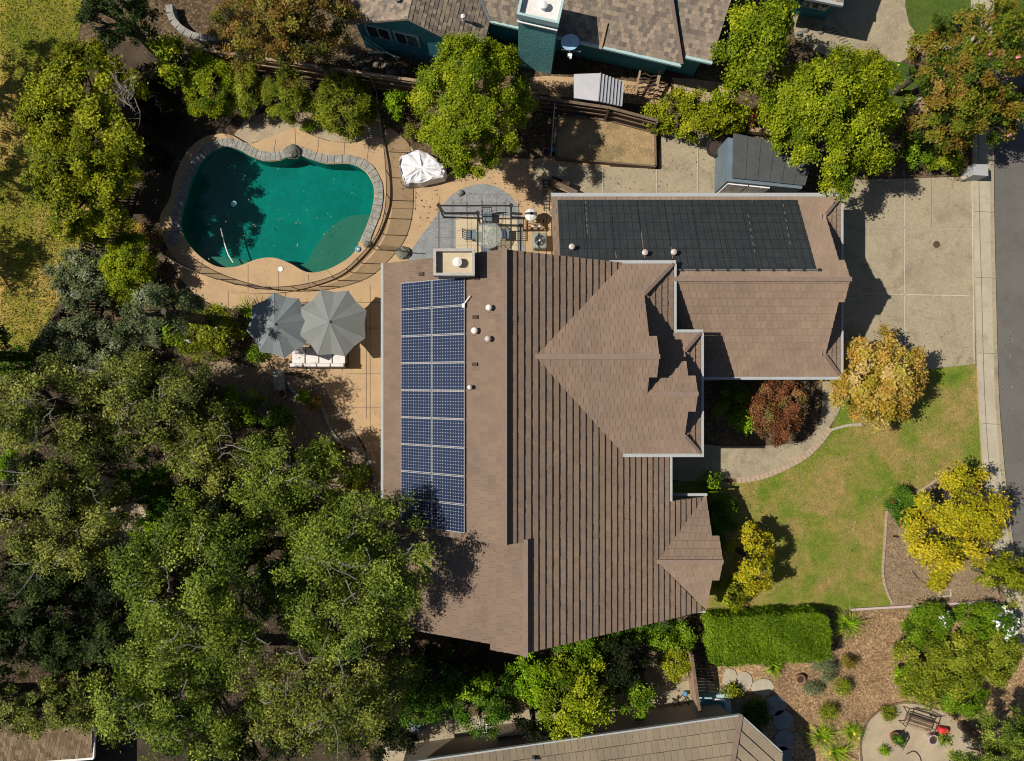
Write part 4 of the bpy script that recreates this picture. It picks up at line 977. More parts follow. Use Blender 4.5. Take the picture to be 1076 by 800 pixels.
# skimmer lid + cord, float ring
x,y=M(295,283,DZ); b=MB(); b.lathe((x,y,DZ),[(.11,0),(.12,.02),(.10,.03)],20); b.build('skimmer_lid',MT['white'],label='round white skimmer lid on the tan pool deck',cat='lid')
t=thing('float_ring','small blue and white ring lying by the pool coping','pool float',(*M(376,262,DZ),DZ)); x,y=M(376,262,DZ)
b=MB(); pts=[(x+math.cos(a)*.1,y+math.sin(a)*.1,DZ+.04) for a in [k*math.pi/8 for k in range(17)]]; b.tube(pts,.035,6); b.build('ring',MT['bluep'],t); b=MB(); b.lathe((x,y,DZ+.02),[(.06,0),(.05,.05)],10); b.build('centre',MT['white'],t)
b=MB(); b.tube([(*M(232,240,.05),.06),(*M(236,256,.05),.06),(*M(240,268,.05),.05),(*M(245,276,.05),.05)],.03,7); b.build('vacuum_hose',MT['white'],label='white pool hose floating beside the shallow pool steps',cat='hose')
b=MB(); x,y=M(247,215,-.1); b.lathe((x,y,.03),[(.1,0),(.14,.02),(.03,.05)],12); b.build('pool_glint',flat('pale blue glint',(.35,.75,.8)),label='small pale blue disc standing for a glint at the edge of the pool shadow',cat='pool float')  # pale disc stands for a turquoise glint on the water
# drifting leaves
rng=np.random.default_rng(9); P=[]
while len(P)<46:
    a,c_=rng.uniform(195,390),rng.uniform(162,284); x,y=M(a,c_)
    if geometry.intersect_point_quad_2d is None: break
    ins_=False; j=len(pool)-1
    for i in range(len(pool)):
        xi,yi=pool[i]; xj,yj=pool[j]
        if (yi>y)!=(yj>y) and x<(xj-xi)*(y-yi)/(yj-yi)+xi: ins_=not ins_
        j=i
    if ins_: P.append((x,y,.03))
P=np.array(P); leafmesh('floating_leaves',P,np.tile([0,0,1.],(len(P),1)),rng.uniform(.4,1,len(P)),.07,G['litter'],None,rng,label='scattered leaves floating on the teal pool water',cat='leaves',kind='stuff')
# umbrellas
def umbrella(px,py,r,rot,zr_,m,label,lean=(0,0)):
    x,y=M(px,py,zr_); t=thing('patio_umbrella',label,'umbrella',(x,y,0),'umbrellas over the white sofa')
    R_=r*(H-zr_)/F; n=8; ap=Vector((x+lean[0],y+lean[1],zr_+.62)); rim=[Vector((x+math.cos(rot+2*math.pi*k/n)*R_,y+math.sin(rot+2*math.pi*k/n)*R_,zr_)) for k in range(n)]
    b=MB(); vs=[];fs=[]; sub=6; 
    for k in range(n):
        for s in range(1,sub+1):
            a=ap.lerp(rim[k],s/sub); c=ap.lerp(rim[(k+1)%n],s/sub); sag=-.05*math.sin(math.pi*s/sub)
            mid=(a+c)/2; mid.z-=.05*s/sub; mid=mid+(Vector((x,y,mid.z))-mid)*(.055*s/sub)
            vs+= [a,mid,c]
    b2=MB(); 
    for k in range(n):
        o=k*sub*3
        for s in range(sub):
            if s==0: fs+= [[o+0,o+2-0,]] if False else []
    vs2=list(vs); vs2.append(ap); apx=len(vs2)-1
    for k in range(n):
        o=k*sub*3; fs.append([apx,o,o+1]); fs.append([apx,o+1,o+2])
        for s in range(sub-1):
            p=o+s*3; q=p+3; fs.append([p,q,q+1,p+1]); fs.append([p+1,q+1,q+2,p+2])
    b.add(vs2,fs); cn=b.build('canopy',m,t)
    b=MB(); b.lathe(tuple(ap-Vector((0,0,.03))),[(.05,0),(.06,.05),(.02,.1)],10); b.build('finial',MT['steel'],cn)
    for k in range(n): b=MB(); b.tube([ap+Vector((0,0,-.004)),rim[k]+Vector((0,0,.003))],.009,4); b.build('seam',m,cn)
    for k in range(n): b=MB(); b.tube([ap-Vector((0,0,.06)),rim[k]-Vector((0,0,.03))],.012,5); b.build('rib',MT['steel'],t)
    b=MB(); b.tube([(x,y,0),(ap.x,ap.y,ap.z-.05)],.025,8); b.build('pole',MT['steel'],t); b=MB(); b.lathe((x,y,0),[(.28,0),(.28,.08),(.05,.12)],18); b.build('base',MT['steel'],t)
umbrella(350,339.5,37.5,R(20),2.35,MT['umb'],'larger grey green octagonal patio umbrella next to the house')
umbrella(293.5,342,35,R(38+16),2.25,MT['umb2'],'smaller blue grey patio umbrella half shaded by a tree')
# outdoor sofa
sx0,sy0=M(307,371,.4); sx1,sy1=M(364,387,.4)
t=thing('outdoor_sofa','white cushioned outdoor sofa under the two umbrellas','sofa',((sx0+sx1)/2,(sy0+sy1)/2,0))
b=MB(); W_=sx1-sx0; b.box(((sx0+sx1)/2,sy1+.5,.2),(W_+.08,.98,.22)); b.box(((sx0+sx1)/2,sy1+.02,.42),(W_+.08,.06,.6)); b.box((sx1+.02,sy1+.5,.4),(.07,.98,.5)); b.build('frame',MT['wooddk'],t)
for i in range(4):
    xc=sx0+W_*(i+.5)/4
    b=MB(); b.box((xc,sy1+.58,.4),(W_/4-.04,.76,.16)); o=b.build('seat_cushion',MT['cushion'],t); md=o.modifiers.new('b','BEVEL'); md.width=.04; md.segments=3
    b=MB(); b.box((xc,sy1+.14,.62),(W_/4-.03,.17,.42)); o=b.build('back_cushion',MT['cushion'],t); md=o.modifiers.new('b','BEVEL'); md.width=.05; md.segments=3
b=MB(); x,y=M(330,352,.45); b.box((x,y,.45),(1.0,.6,.05)); 
for dx in (-.4,.4):
    for dy in (-.22,.22): b.beam((x+dx,y+dy,0),(x+dx,y+dy,.43),.05,.05)
b.build('coffee_table',MT['wooddk'],label='dark low table in the shade beneath the umbrellas',cat='table')
# stucco bench/step slab below sofa (pale pot slab)
b=MB(); x,y=M(293,400,.2); b.box((x,y,.12),(.5,.9,.24),.15); b.build('stone_bench',MT['stone'],label='small pale grey slab bench below the shaded umbrella',cat='bench')
# covered lounger
cp_=MP([(420,166),(440,157),(462,170),(467,180),(462,187),(429,193),(423,186)],.7)
def cover(pts,z,label):
    c0=np.mean(pts,axis=0); t=thing('covered_furniture',label,'furniture cover',(c0[0],c0[1],0)); rng=np.random.default_rng(5)
    ol=catmull([tuple(p) for p in pts],True,5); n=len(ol); b=MB(); vs=[];fs=[]
    rings=[(1.06,.03),(1.03,.35),(.98,z*.93),(.85,z),(.6,z*1.02),(.3,z*1.05)]
    for i,(s,zz) in enumerate(rings):
        for k_,(x,y) in enumerate(ol):
            w_=.05*math.sin(k_*1.7+i*.4)+.03*math.sin(k_*3.1) if i<3 else .0
            vs.append((c0[0]+(x-c0[0])*(s+w_*.6),c0[1]+(y-c0[1])*(s+w_*.6),zz+(rng.uniform(-.05,.05) if i>1 else 0)+ (.05*math.sin(x*9+y*5) if i>2 else 0)))
    vs.append((c0[0],c0[1],z*1.04))
    for i in range(len(rings)-1):
        for k_ in range(n): fs.append([i*n+k_,i*n+(k_+1)%n,(i+1)*n+(k_+1)%n,(i+1)*n+k_])
    l=(len(rings)-1)*n
    for k_ in range(n): fs.append([l+k_,l+(k_+1)%n,len(vs)-1])
    b.add(vs,fs); b.build('cover_sheet',MT['cover'],t)
    b=MB(); q=[ol[i] for i in range(n)]
    L_=[((x-c0[0])*1.09+c0[0],(y-c0[1])*1.09+c0[1]) for x,y in ol if x<c0[0]-.25]
    if len(L_)>2:
        L_=sorted(L_,key=lambda p:p[1]); m=len(L_); b.add([(x,y,.02) for x,y in L_]+[(c0[0]+(x-c0[0])*.88,c0[1]+(y-c0[1])*.88,z*.98+.03) for x,y in L_],[[i,i+1,i+1+m,i+m] for i in range(m-1)]); b.build('grey_side_panel',MT['coverg'],t)
cover(cp_,.68,'furniture under a white cover with grey side, next to the pool fence')
# pergola / arbour frame
t=thing('metal_arbour','black metal arbour frame with wire top over the paver patio','arbour',(*M(500,245),0)); b=MB(); zt=2.3
def P2(px,py,z=zt): return (*M(px,py,z),z)
b.tube([P2(461,216),P2(467,224),P2(502,224)],.05,6); b.tube([P2(461,216),P2(537,216)],.03,6); b.tube([P2(502,222),P2(502,266)],.035,6); b.tube([P2(537,216),P2(537,266)],.03,6); b.tube([P2(537,224),P2(549,225)],.05,6)
b.build('beam',MT['black'],t)
for q in ((461,216),(502,224),(537,216)):
    p=P2(*q); b=MB(); b.tube([p,(p[0],p[1],0)],.045,8); b.lathe((p[0],p[1],zt-.03),[(.1,0),(.1,.06)],8); b.build('post',MT['black'],t)
b=MB()
for x in (461,476,491,507,522,531,545): b.tube([P2(x,211),P2(x,270)],.009,4)
for y in (217,225.5): b.tube([P2(463,y),P2(549,y+.3)],.008,4)
b.tube([P2(497,225),P2(502,232)],.012,4); b.build('wire',MT['black'],t)
# round glass table with chairs
tx,ty=M(513,247,.75)
t=thing('patio_table','round glass patio table with dark rim on the cream slab','table',(tx,ty,0)); b=MB(); b.lathe((tx,ty,.72),[(.62,0),(.62,.015)],36); b.build('table_top',MT['tableglass'],t)
b=MB(); b.tube([(tx+math.cos(k*math.pi/16)*.63,ty+math.sin(k*math.pi/16)*.63,.73) for k in range(33)],.02,6); b.build('rim',MT['steel'],t)
for k in range(4):
    a=k*math.pi/2+.6; b=MB(); b.tube([(tx+math.cos(a)*.5,ty+math.sin(a)*.5,0),(tx+math.cos(a)*.15,ty+math.sin(a)*.15,.4),(tx+math.cos(a)*.55,ty+math.sin(a)*.55,.71)],.018,6); b.build('leg',MT['black'],t)
def pchair(px,py,a,label):
    x,y=M(px,py,.45); t=thing('patio_chair',label,'chair',(x,y,0),'chairs round the glass patio table'); ca,sa=math.cos(a),math.sin(a)
    L2=lambda u,v,z:(x+u*ca-v*sa,y+u*sa+v*ca,z)
    b=MB(); b.box(L2(0,0,.43),(.44,.44,.04),a); b.build('seat',MT['charcoal2'],t)
    b=MB(); 
    for k in range(5): b.beam(L2(-.24,-.2+k*.1,.45),L2(-.33,-.2+k*.1,.9),.03,.02)
    b.beam(L2(-.33,-.23,.9),L2(-.33,.23,.9),.03,.04); b.build('backrest',MT['black'],t)
    for u in (-.2,.2):
        for v in (-.2,.2): b=MB(); b.tube([L2(u,v,.42),L2(u*1.1,v*1.1,0)],.014,5); b.build('leg',MT['black'],t)
    b=MB()
    for v in (-.23,.23): b.tube([L2(-.27,v,.65),L2(.2,v,.64),L2(.22,v,.42)],.015,5)
    b.build('arm',MT['black'],t)
pchair(494,247,0,'patio chair west of the glass table'); pchair(530,246,math.pi,'patio chair east of the glass table')
pchair(512,228,-math.pi/2,'patio chair north of the glass table under the arbour beam'); pchair(511,262,math.pi/2,'patio chair south of the glass table beside the house roof')
# kettle grill / fire urn
x,y=M(558,226,.8); t=thing('kettle_grill','round pale kettle grill with dark lid hole at the patio edge','grill',(x,y,0))
b=MB(); b.lathe((x,y,.5),[(.08,0),(.24,.1),(.29,.25),(.29,.29)],22); b.build('bowl',MT['black'],t); b=MB(); b.lathe((x,y,.79),[(.3,0),(.27,.09),(.16,.17),(.03,.2)],22); l_=b.build('lid',MT['white'],t); b=MB(); b.lathe((x+.02,y+.03,.97),[(.07,0),(.07,.05)],12); b.build('lid_vent',MT['black'],l_)
for k in range(3): a=k*2.09; b=MB(); b.tube([(x+math.cos(a)*.15,y+math.sin(a)*.15,.6),(x+math.cos(a)*.3,y+math.sin(a)*.3,0)],.015,5); b.build('leg',MT['steel'],t)
# iron cart with oddments
x,y=M(560,237,.3); t=thing('plant_cart','dark metal cart with pale pots and driftwood below the kettle grill','cart',(x,y,0)); b=MB()
for q,r_ in (((-.45,-.2,.25),(.5,-.2,.25)),((-.45,-.2,.25),(-.45,.3,.25)),((.5,-.2,.25),(.5,.3,.25))): b.beam((x+q[0],y+q[1],q[2]),(x+r_[0],y+r_[1],r_[2]),.05,.05)
b.beam((x-.45,y-.2,0),(x-.45,y-.2,.3),.05,.05); b.beam((x+.5,y-.2,0),(x+.5,y-.2,.3),.05,.05); b.build('frame',MT['black'],t)
for i in range(5):
    xx=x-.15+i*.16; b=MB(); b.lathe((xx,y-.05+.07*(i%2),.02),[(.05,0),(.09,.15),(.08,.16)],10); b.build('pot',MT['ventw'] if i%2 else MT['terra'],t)
b=MB(); b.tube([(x-.1,y+.05,.3),(x+.25,y+.1,.36),(x+.55,y-.12,.3)],[.04,.06,.03],7); b.build('driftwood',MT['woodl'],t)
# air conditioner
x,y=M(567.5,252.5,.8); t=thing('air_conditioner','square grey outdoor air conditioning unit beside the flat roof','air conditioner',(x,y,0)); b=MB(); b.box((x,y,.4),(.66,.74,.78)); o=b.build('housing',mat('unit grey green',(.26,.30,.26),(.22,.26,.23),3,30),t); md=o.modifiers.new('b','BEVEL'); md.width=.1; md.segments=3
b=MB(); b.lathe((x,y,.792),[(.25,0),(.25,.008)],24); b.build('fan_opening',MT['black'],t); b=MB()
for k in range(4):
    a=k*math.pi/2+.3; b.add([(x,y,.81),(x+math.cos(a)*.22,y+math.sin(a)*.22,.806),(x+math.cos(a+.5)*.22,y+math.sin(a+.5)*.22,.81)],[[0,1,2]])
b.lathe((x,y,.81),[(.07,0),(.07,.03),(.02,.05)],12); b.build('fan',MT['steel'],t); b=MB()
for r_ in (.1,.16,.22,.27): b.tube([(x+math.cos(k*math.pi/12)*r_,y+math.sin(k*math.pi/12)*r_,.835) for k in range(25)],.005,4)
b.build('guard',MT['steel'],t)
# utility meter box on the garage wall corner
x,y=M(580,227,2.0); t=thing('vent_hood','small blue grey metal hood at the garage west wall','vent hood',(x,y,2.7)); b=MB(); b.lathe((x,y,2.75),[(.16,0),(.1,.1),(.04,.16)],12); b.build('hood',MT['steel'],t); b=MB(); b.tube([(x,y,2.78),(x+.35,y-.02,2.95)],.035,6); b.build('pipe',MT['steel'],t)
# wood pallet stack/ladder at the garage NW corner
t=thing('timber_rack','dark slatted timber rack leaning by the garage corner','timber rack',(*M(578,203),0)); b=MB()
for k in range(9): b.beam(P2(571,190+k*3.6,1.0),P2(578,190+k*3.6,1.0),.05,.04)
b.build('slat',MT['wooddk'],t); b=MB(); b.beam(P2(571,188,.95),P2(572,222,.95),.05,.05); b.beam(P2(577,188,.95),P2(577.5,222,.95),.05,.05); b.beam(P2(571,190,0),P2(571,190,.95),.06,.06); b.beam(P2(577,221,0),P2(577,221,.95),.06,.06); b.build('rail',MT['wooddk'],t)
t=thing('plank_stack','weathered planks stacked at an angle by the garage gutter','planks',(*M(590,197),0)); 
for k,(a,c_,z) in enumerate((((577,189),(606,203),.95),((580,193),(604,203),.8),((577,190),(600,194),.5))):
    b=MB(); b.beam(P2(*a,z),P2(*c_,z-.08),.22 if k<2 else .16,.05); b.build('plank',MT['wood'] if k!=1 else MT['woodl'],t)
b=MB(); b.box((*M(588,194,.35),.35),(.9,.35,.7),-.35); b.build('support_crate',MT['wooddk'],t)
# ---- fences
def plankfence(name,label,pts,h,m,railside=-1,rails=(.35,.95,1.5),z0=0,group=None,gaps=False,railm=None):
    t=thing(name,label,'fence',(*pts[0],0),group)
    b=MB(); r=MB(); tot=0
    for a,c in zip(pts,pts[1:]):
        p=Vector((*a,0)); q=Vector((*c,0)); d=(q-p); L_=d.length; d/=L_; nrm=Vector((d.y,-d.x,0)); n=int(L_/.15)
        for i in range(n):
            s=p+d*(i*.15+.075); hh=h+random.uniform(-.012,.012); b.box((s.x,s.y,hh/2),(.14 if not gaps else .09,.022,hh),math.atan2(d.y,d.x))
        for z in rails: r.beam(tuple(p+nrm*.04*railside+Vector((0,0,z))),tuple(q+nrm*.04*railside+Vector((0,0,z))),.045,.09)
        r.beam(tuple(p+Vector((0,0,h+.03))),tuple(q+Vector((0,0,h+.03))),.13,.035)
        m_=max(1,round(L_/2.4))
        for i in range(m_+1):
            s=p+d*L_*i/m_; pb=MB(); pb.box((s.x+nrm.x*.06*railside,s.y+nrm.y*.06*railside,(h-.02)/2),(.09,.09,h-.02),math.atan2(d.y,d.x)); pb.build('post',railm or m,t)
    b.build('board',m,t); r.build('rail',railm or m,t); return t
fA=MP([(196,50),(340,71),(437,85)],1.7)
plankfence('garden_fence','long weathered board fence behind the row of round pool bushes',fA,1.7,MT['wood'],1,rails=(.35,1.0,1.5),railm=MT['woodl'])
fB=MP([(437,85),(560,102),(640,113.5),(691,127)],1.7)
plankfence('garden_fence','weathered board fence behind the raised soil bed and resin shed',fB,1.7,MT['wooddk'],1,rails=(.35,.9,1.4),railm=MT['wood'])
plankfence('field_fence','dark slatted fence along the dry grass field',[M(104,190,1.3),M(84,262,1.3),M(62,330,1.3),M(30,372,1.3)],1.3,MT['wooddk'],1,rails=(.3,1.0),gaps=True)
plankfence('side_fence','leaning board fence between garden bed and side passage',[M(727,690,1.6),M(735,748,1.6)],1.6,MT['woodl'],-1,railm=MT['wood'])
t=thing('dark_fence_post_rail','slim grey rail standing upright at the west end of the raised bed','rail',(*M(580,160),0)); b=MB(); b.beam(P2(583,108,1.6),P2(579,164,.9),.05,.06); b.beam(P2(579,164,0),P2(579,164,.95),.05,.05); b.build('rail',MT['steel'],t)
# raised bed
t=thing('raised_bed','timber edged raised bed of dry soil beside the north fence','planter',(*M(640,150),0))
pb=MP([(584,122),(688,130),(689,175),(584,166)],.35); b=MB(); b.prism(pb if area(pb)>0 else pb[::-1],0,.30); b.build('soil',MT['bed'],t)
for p,q in zip(pb,pb[1:]+pb[:1]): b=MB(); b.beam((*p,.2),(*q,.2),.08,.42); b.build('side_board',MT['wood'],t)
# grey resin shed
t=thing('resin_shed','small light grey resin shed with ribbed double pitched roof','shed',(*M(632,93),0)); zs0,zs1=1.75,2.15
e=[(*M(603,78,zs0),zs0),(*M(631,77,zs1),zs1),(*M(655,86,zs0),zs0),(*M(653,112,zs0),zs0),(*M(628.5,106.5,zs1),zs1),(*M(603,103,zs0),zs0)]
b=MB(); b.add(e+[(p[0],p[1],p[2]-.06) for p in e],[[0,5,4,1],[1,4,3,2],[6,7,10,11],[7,8,9,10],[0,1,7,6],[1,2,8,7],[2,3,9,8],[3,4,10,9],[4,5,11,10],[5,0,6,11]]); 
for i in range(8):
    f_=i/7; a=Vector(e[1]).lerp(Vector(e[2]),f_); c_=Vector(e[4]).lerp(Vector(e[3]),f_); b.beam(a+Vector((0,0,.015)),c_+Vector((0,0,.015)),.05,.05)
b.build('roof',MT['greyplas'],t)
b=MB(); cx_=np.mean([p[0] for p in e]); cy_=np.mean([p[1] for p in e]); q=[(cx_+(p[0]-cx_)*.9,cy_+(p[1]-cy_)*.9) for p in (e[0],e[2],e[3],e[5])]; b.prism(q if area(q)>0 else q[::-1],0,1.72); b.build('wall',MT['greyplas'],t)
# wooden ladder-like swing / play frame
t=thing('wooden_lounger','wooden garden bench frame with curved slats beside the resin shed','bench',(*M(682,85),0)); b=MB()
b.beam(P2(673,73,.9),P2(668,97,.5),.09,.06); b.beam(P2(694,74,.9),P2(688,99,.5),.14,.06); b.build('side_rail',MT['woodl'],t); b=MB()
for k in range(5):
    y=79+k*4.6; b.tube([P2(672-k*.6,y,.75),P2(678,y-1.8+k*.2,.78),P2(684,y+1.5,.76),P2(691-k,y+.5,.75)],.035,5)
b.build('slat',MT['wooddk'],t)
for q in ((671,95,.5),(689,97,.5),(673,76,.8),(693,77,.8)): b=MB(); p=P2(*q); b.beam(p,(p[0],p[1],0),.06,.06); b.build('leg',MT['woodl'],t)
t=thing('garden_chair','dark slatted garden chair at the flagstone terrace edge','chair',(*M(714,99),0)); b=MB()
x,y=M(714,99,.45)
for k in range(5): b.beam((x-.2+k*.1-.08,y-.28,.43),(x-.2+k*.1+.03,y+.25,.43),.07,.03)
b.build('seat',MT['wooddk'],t); b=MB(); 
for k in range(4): b.beam((x-.34,y-.2+k*.14,.45),(x-.48,y-.14+k*.14,.9),.08,.03)
b.build('backrest',MT['wooddk'],t)
for u in (-.22,.22):
    for v in (-.22,.22): b=MB(); b.beam((x+u,y+v,0),(x+u,y+v,.42),.05,.05); b.build('leg',MT['wooddk'],t)
# dark shed
t=thing('garden_shed','charcoal flat roofed garden shed with pale inner panels at the drive','shed',(*M(805,172),0)); zz0,zz1=1.85,2.15
r_=[M(771,140,zz1),M(856,158,zz1),M(846,195,zz1),M(770,187,zz1)]
plS_=(0,0,zz1); b=MB(); b.prism(r_ if area(r_)>0 else r_[::-1],zz1-.09,zz1); 
for i in range(1,6):
    f_=i/6; a=(r_[0][0]*(1-f_)+r_[1][0]*f_,r_[0][1]*(1-f_)+r_[1][1]*f_,zz1+.012); c_=(r_[3][0]*(1-f_)+r_[2][0]*f_,r_[3][1]*(1-f_)+r_[2][1]*f_,zz1+.012); b.beam(a,c_,.035,.03)
b.build('roof',MT['charcoal'],t)
r0=[(p[0]-.0,p[1]) for p in r_]; fl_=[M(763,151,0),M(852,160,0),M(842,204,0),M(759,198,0)]
fl2=[(r_[0][0]-.22,r_[0][1]-.15),(r_[1][0]-.1,r_[1][1]-.1),(r_[2][0]-.1,r_[2][1]-.12),(r_[3][0]-.22,r_[3][1]-.12)]
b=MB(); q=fl2; b.prism(q if area(q)>0 else q[::-1],0,zz1-.12); b.build('wall',MT['charcoal2'],t)
b=MB(); p=Vector((*fl2[3],0)); q=Vector((*fl2[2],0)); d=(q-p).normalized(); n_=Vector((d.y,-d.x,0))
for k in (0.12,1.1): 
    s=p+d*(k+.45)+n_*.03; b.box((s.x,s.y,.95),(.92,.05,1.7),math.atan2(d.y,d.x))
b.build('door',MT['cover'],t)
# planter pot by hedge
def pot(px,py,r,h,m,label,plantm=None,z=0,name='plant_pot'):
    x,y=M(px,py,h); rr=r*(H-h)/F; t=thing(name,label,'pot',(x,y,z)); b=MB(); b.lathe((x,y,z),[(rr*.7,0),(rr*.95,h*.85),(rr*1.08,h*.86),(rr*1.08,h),(rr*.88,h),(rr*.86,h*.9)],20); b.build('pot_body',m,t)
    b=MB(); b.lathe((x,y,z+h*.88),[(rr*.84,0),(rr*.84,.012)],16); b.build('soil',MT['wooddk'],t)
    if plantm:
        rng=np.random.default_rng(int(px*3)); c=np.array([x,y,z+h+rr*.5]); P,Nn,T=crownpts(rng,c,rr*1.3,rr*1.3,rr*1.1,.08,5,nl=5,clr=.1); leafmesh('foliage',P,Nn,T,.08,G[plantm],t,rng)
    return t
pot(752,155,9,.5,MT['black'],'large black round pot under the yellow green hedge')
pot(841.5,714,4.5,.3,MT['terra'],'small empty terracotta pot standing in the bark mulch')
pot(296,414,4.5,.35,MT['terra'],'terracotta pot beside the stone edging near the patio'); pot(320,417,5.5,.35,MT['terra'],'terracotta pot of yellow green succulents on the patio edge','lime'); pot(331,423,6,.35,MT['wooddk'],'dark pot of brown green plant on the patio edge','brown')
pot(354,472,7,.35,MT['terra'],'wide terracotta bowl at the foot of the patio edging')
pot(942,776,5.5,.32,MT['terra'],'terracotta pot with dark leafy plant on the gravel circle','dgreen')
pot(981,778,5,.4,MT['pink'],'round pink pot at the end of the iron bench')
pot(575,160,4.5,.35,MT['terra'],'terracotta pot in the shadow beside the raised bed')
# blue towel
b=MB(); rngt=random.Random(3); q=[M(699,136,.3),M(712,139,.3),M(726,142,.3),M(724,147,.3),M(715,144,.3),M(717,149,.3),M(708,143,.3),M(701,142,.3)]; b.prism(q if area(q)>0 else q[::-1],.22,.27); b.build('blue_cloth',flat('violet blue cloth',(.12,.16,.42),.8),label='ragged violet blue cloth hanging at the hedge foot',cat='cloth')
# red trim pot plants line near shed -> ledge
b=MB(); b.beam(P2(787,137,.4),P2(822,141.5,.4),.2,.35); b.build('planter_ledge',MT['woodl'],label='pale planter ledge behind the charcoal shed',cat='ledge')
# watering things by rail
b=MB(); x,y=M(581,157,.3); b.lathe((x,y,0),[(.1,0),(.12,.25),(.05,.3)],12); b.tube([(x+.1,y,.2),(x+.25,y+.1,.32)],.02,6); b.build('watering_can',MT['bluep'],label='blue watering can at the foot of the slim grey rail',cat='watering can')
# driveway items
t=thing('cleanout_cover','round rusty iron cover in the concrete driveway','manhole cover',(*M(984,257,.05),.04)); x,y=M(984,257,.05)
b=MB(); b.lathe((x,y,.04),[(.21,0),(.21,.012)],28); b.build('collar',MT['conc'],t); b=MB(); b.lathe((x,y,.05),[(.165,0),(.165,.014)],28); b.build('lid',MT['iron'],t)
x,y=M(1024,181,1.0); t=thing('mailbox_post','pale grey box shaped mailbox pillar beside the pavement','mailbox',(x,y,0)); 
b=MB(); q=MP([(1023,172.5),(1038,173),(1038.5,185),(1023,184)],.95); b.prism(q if area(q)>0 else q[::-1],0,.95); b.build('pillar',MT['greyplas'],t)
b=MB(); q=MP([(1009,187),(1023,174),(1023,184.5),(1013,189)],.35); b.prism(q if area(q)>0 else q[::-1],0,.35); b.build('low_wing',MT['walk'],t)
x,y=M(992.5,623); t=thing('utility_cover','pale rectangular utility box lid in the dirt bed','utility cover',(x,y,0)); b=MB(); b.box((x,y,.02),(.62,.38,.04),.05); b.build('rim',MT['walk'],t); b=MB(); b.box((x,y,.024),(.44,.24,.04),.05); b.build('lid',MT['dirt'],t)
b=MB(); x,y=M(940.5,563.5); b.box((x,y,.06),(.22,.08,.12),-.1); b.build('drip_valve',MT['black'],label='tiny black valve box in the dirt bed near the red rose bush',cat='valve')
b=MB(); b.beam(P2(894,640.5,.05),P2(1044,631.5,.05),.10,.13); b.build('header_board',MT['pink'],label='long pale timber header board between lawn and mulch',cat='board')
# drip tubing
b=MB(); b.tube([(*p,.03) for p in catmull(MP([(958,600),(964,607),(972,613),(982,616),(990,612)]),False,4)],.018,5); b.build('drip_hose',MT['black'],label='thin black drip hose curling through the dirt bed',cat='hose')
# bench
def bench():
    cx_,cy_=M(966,757,.4); a=-.31
    t=thing('garden_bench','ornate dark iron garden bench with wooden slats on the gravel circle','bench',(cx_,cy_,0)); ca,sa=math.cos(a),math.sin(a)
    Q=lambda u,v,z:(cx_+u*ca-v*sa,cy_+u*sa+v*ca,z)
    for k in range(6):
        b=MB(); v=-.36+k*.085; b.beam(Q(-.62,v,.43+.01*abs(k-3)),Q(.62,v,.43+.01*abs(k-3)),.055,.025); b.build('seat_slat',MT['wood'] if k%2 else MT['woodl'],t)
    b=MB(); pts=[]
    for i in range(17):
        u=-.62+1.24*i/16; pts.append(Q(u,.26+.03*math.cos(u*5),.80+.10*math.cos(u*math.pi/1.24)**2))
    b.tube(pts,.022,6); b.tube([Q(-.62,.2,.55),Q(.62,.2,.55)],.022,6); b.tube([Q(-.62,.22,.68),Q(.62,.22,.68)],.014,6)
    for i in range(13):
        u=-.55+1.1*i/12; b.tube([Q(u,.2,.55),Q(u+.04*(-1)**i,.24,.7),Q(u,.27,.8)],.010,4)
    b.build('backrest',MT['iron'],t)
    for s in (-1,1):
        b=MB(); u=s*.66; b.tube([Q(u,-.42,0),Q(u,-.4,.42),Q(u,-.44,.62),Q(u,-.2,.68),Q(u,.18,.66)],.022,6); b.tube([Q(u,.3,0),Q(u,.18,.45),Q(u,.27,.88)],.022,6); b.tube([Q(u,-.4,.4),Q(u,.2,.4)],.02,6); b.build('arm_frame',MT['iron'],t)
bench()
x,y=M(994,770,.4); b=MB(); b.box((x,y,.3),(.46,.30,.34),-.15); o=b.build('red_cushion',MT['red'],label='bright red folded cushion on the ground beside the bench',cat='cushion'); md=o.modifiers.new('b','BEVEL'); md.width=.09; md.segments=3; o.location.z=.0
x,y=M(949,780,.3); b=MB(); b.tube([(x-.05,y+.1,0),(x-.05,y+.12,.45),(x+.05,y+.1,.5),(x+.08,y-.1,.35)],.03,7); b.tube([(x+.08,y-.1,.35),(x+.12,y-.5,.05)],.015,5); b.build('shepherd_hook',MT['black'],label='small black curved metal hook near the potted plant',cat='hook')
b=MB(); b.tube([(*p,.05) for p in catmull(MP([(952,792),(960,789),(966,795),(968,805)]),False,4)],.02,6); b.build('garden_hose',MT['black'],label='dark curved hose at the bottom edge of the gravel circle',cat='hose')
edging('circle_edging',[(905,800),(904,780),(912,757),(928,744),(948,738),(970,740),(988,747)],.09,.06,MT['wood'],'thin curved timber edging round the gravel circle','edging',.3)
b=MB(); 
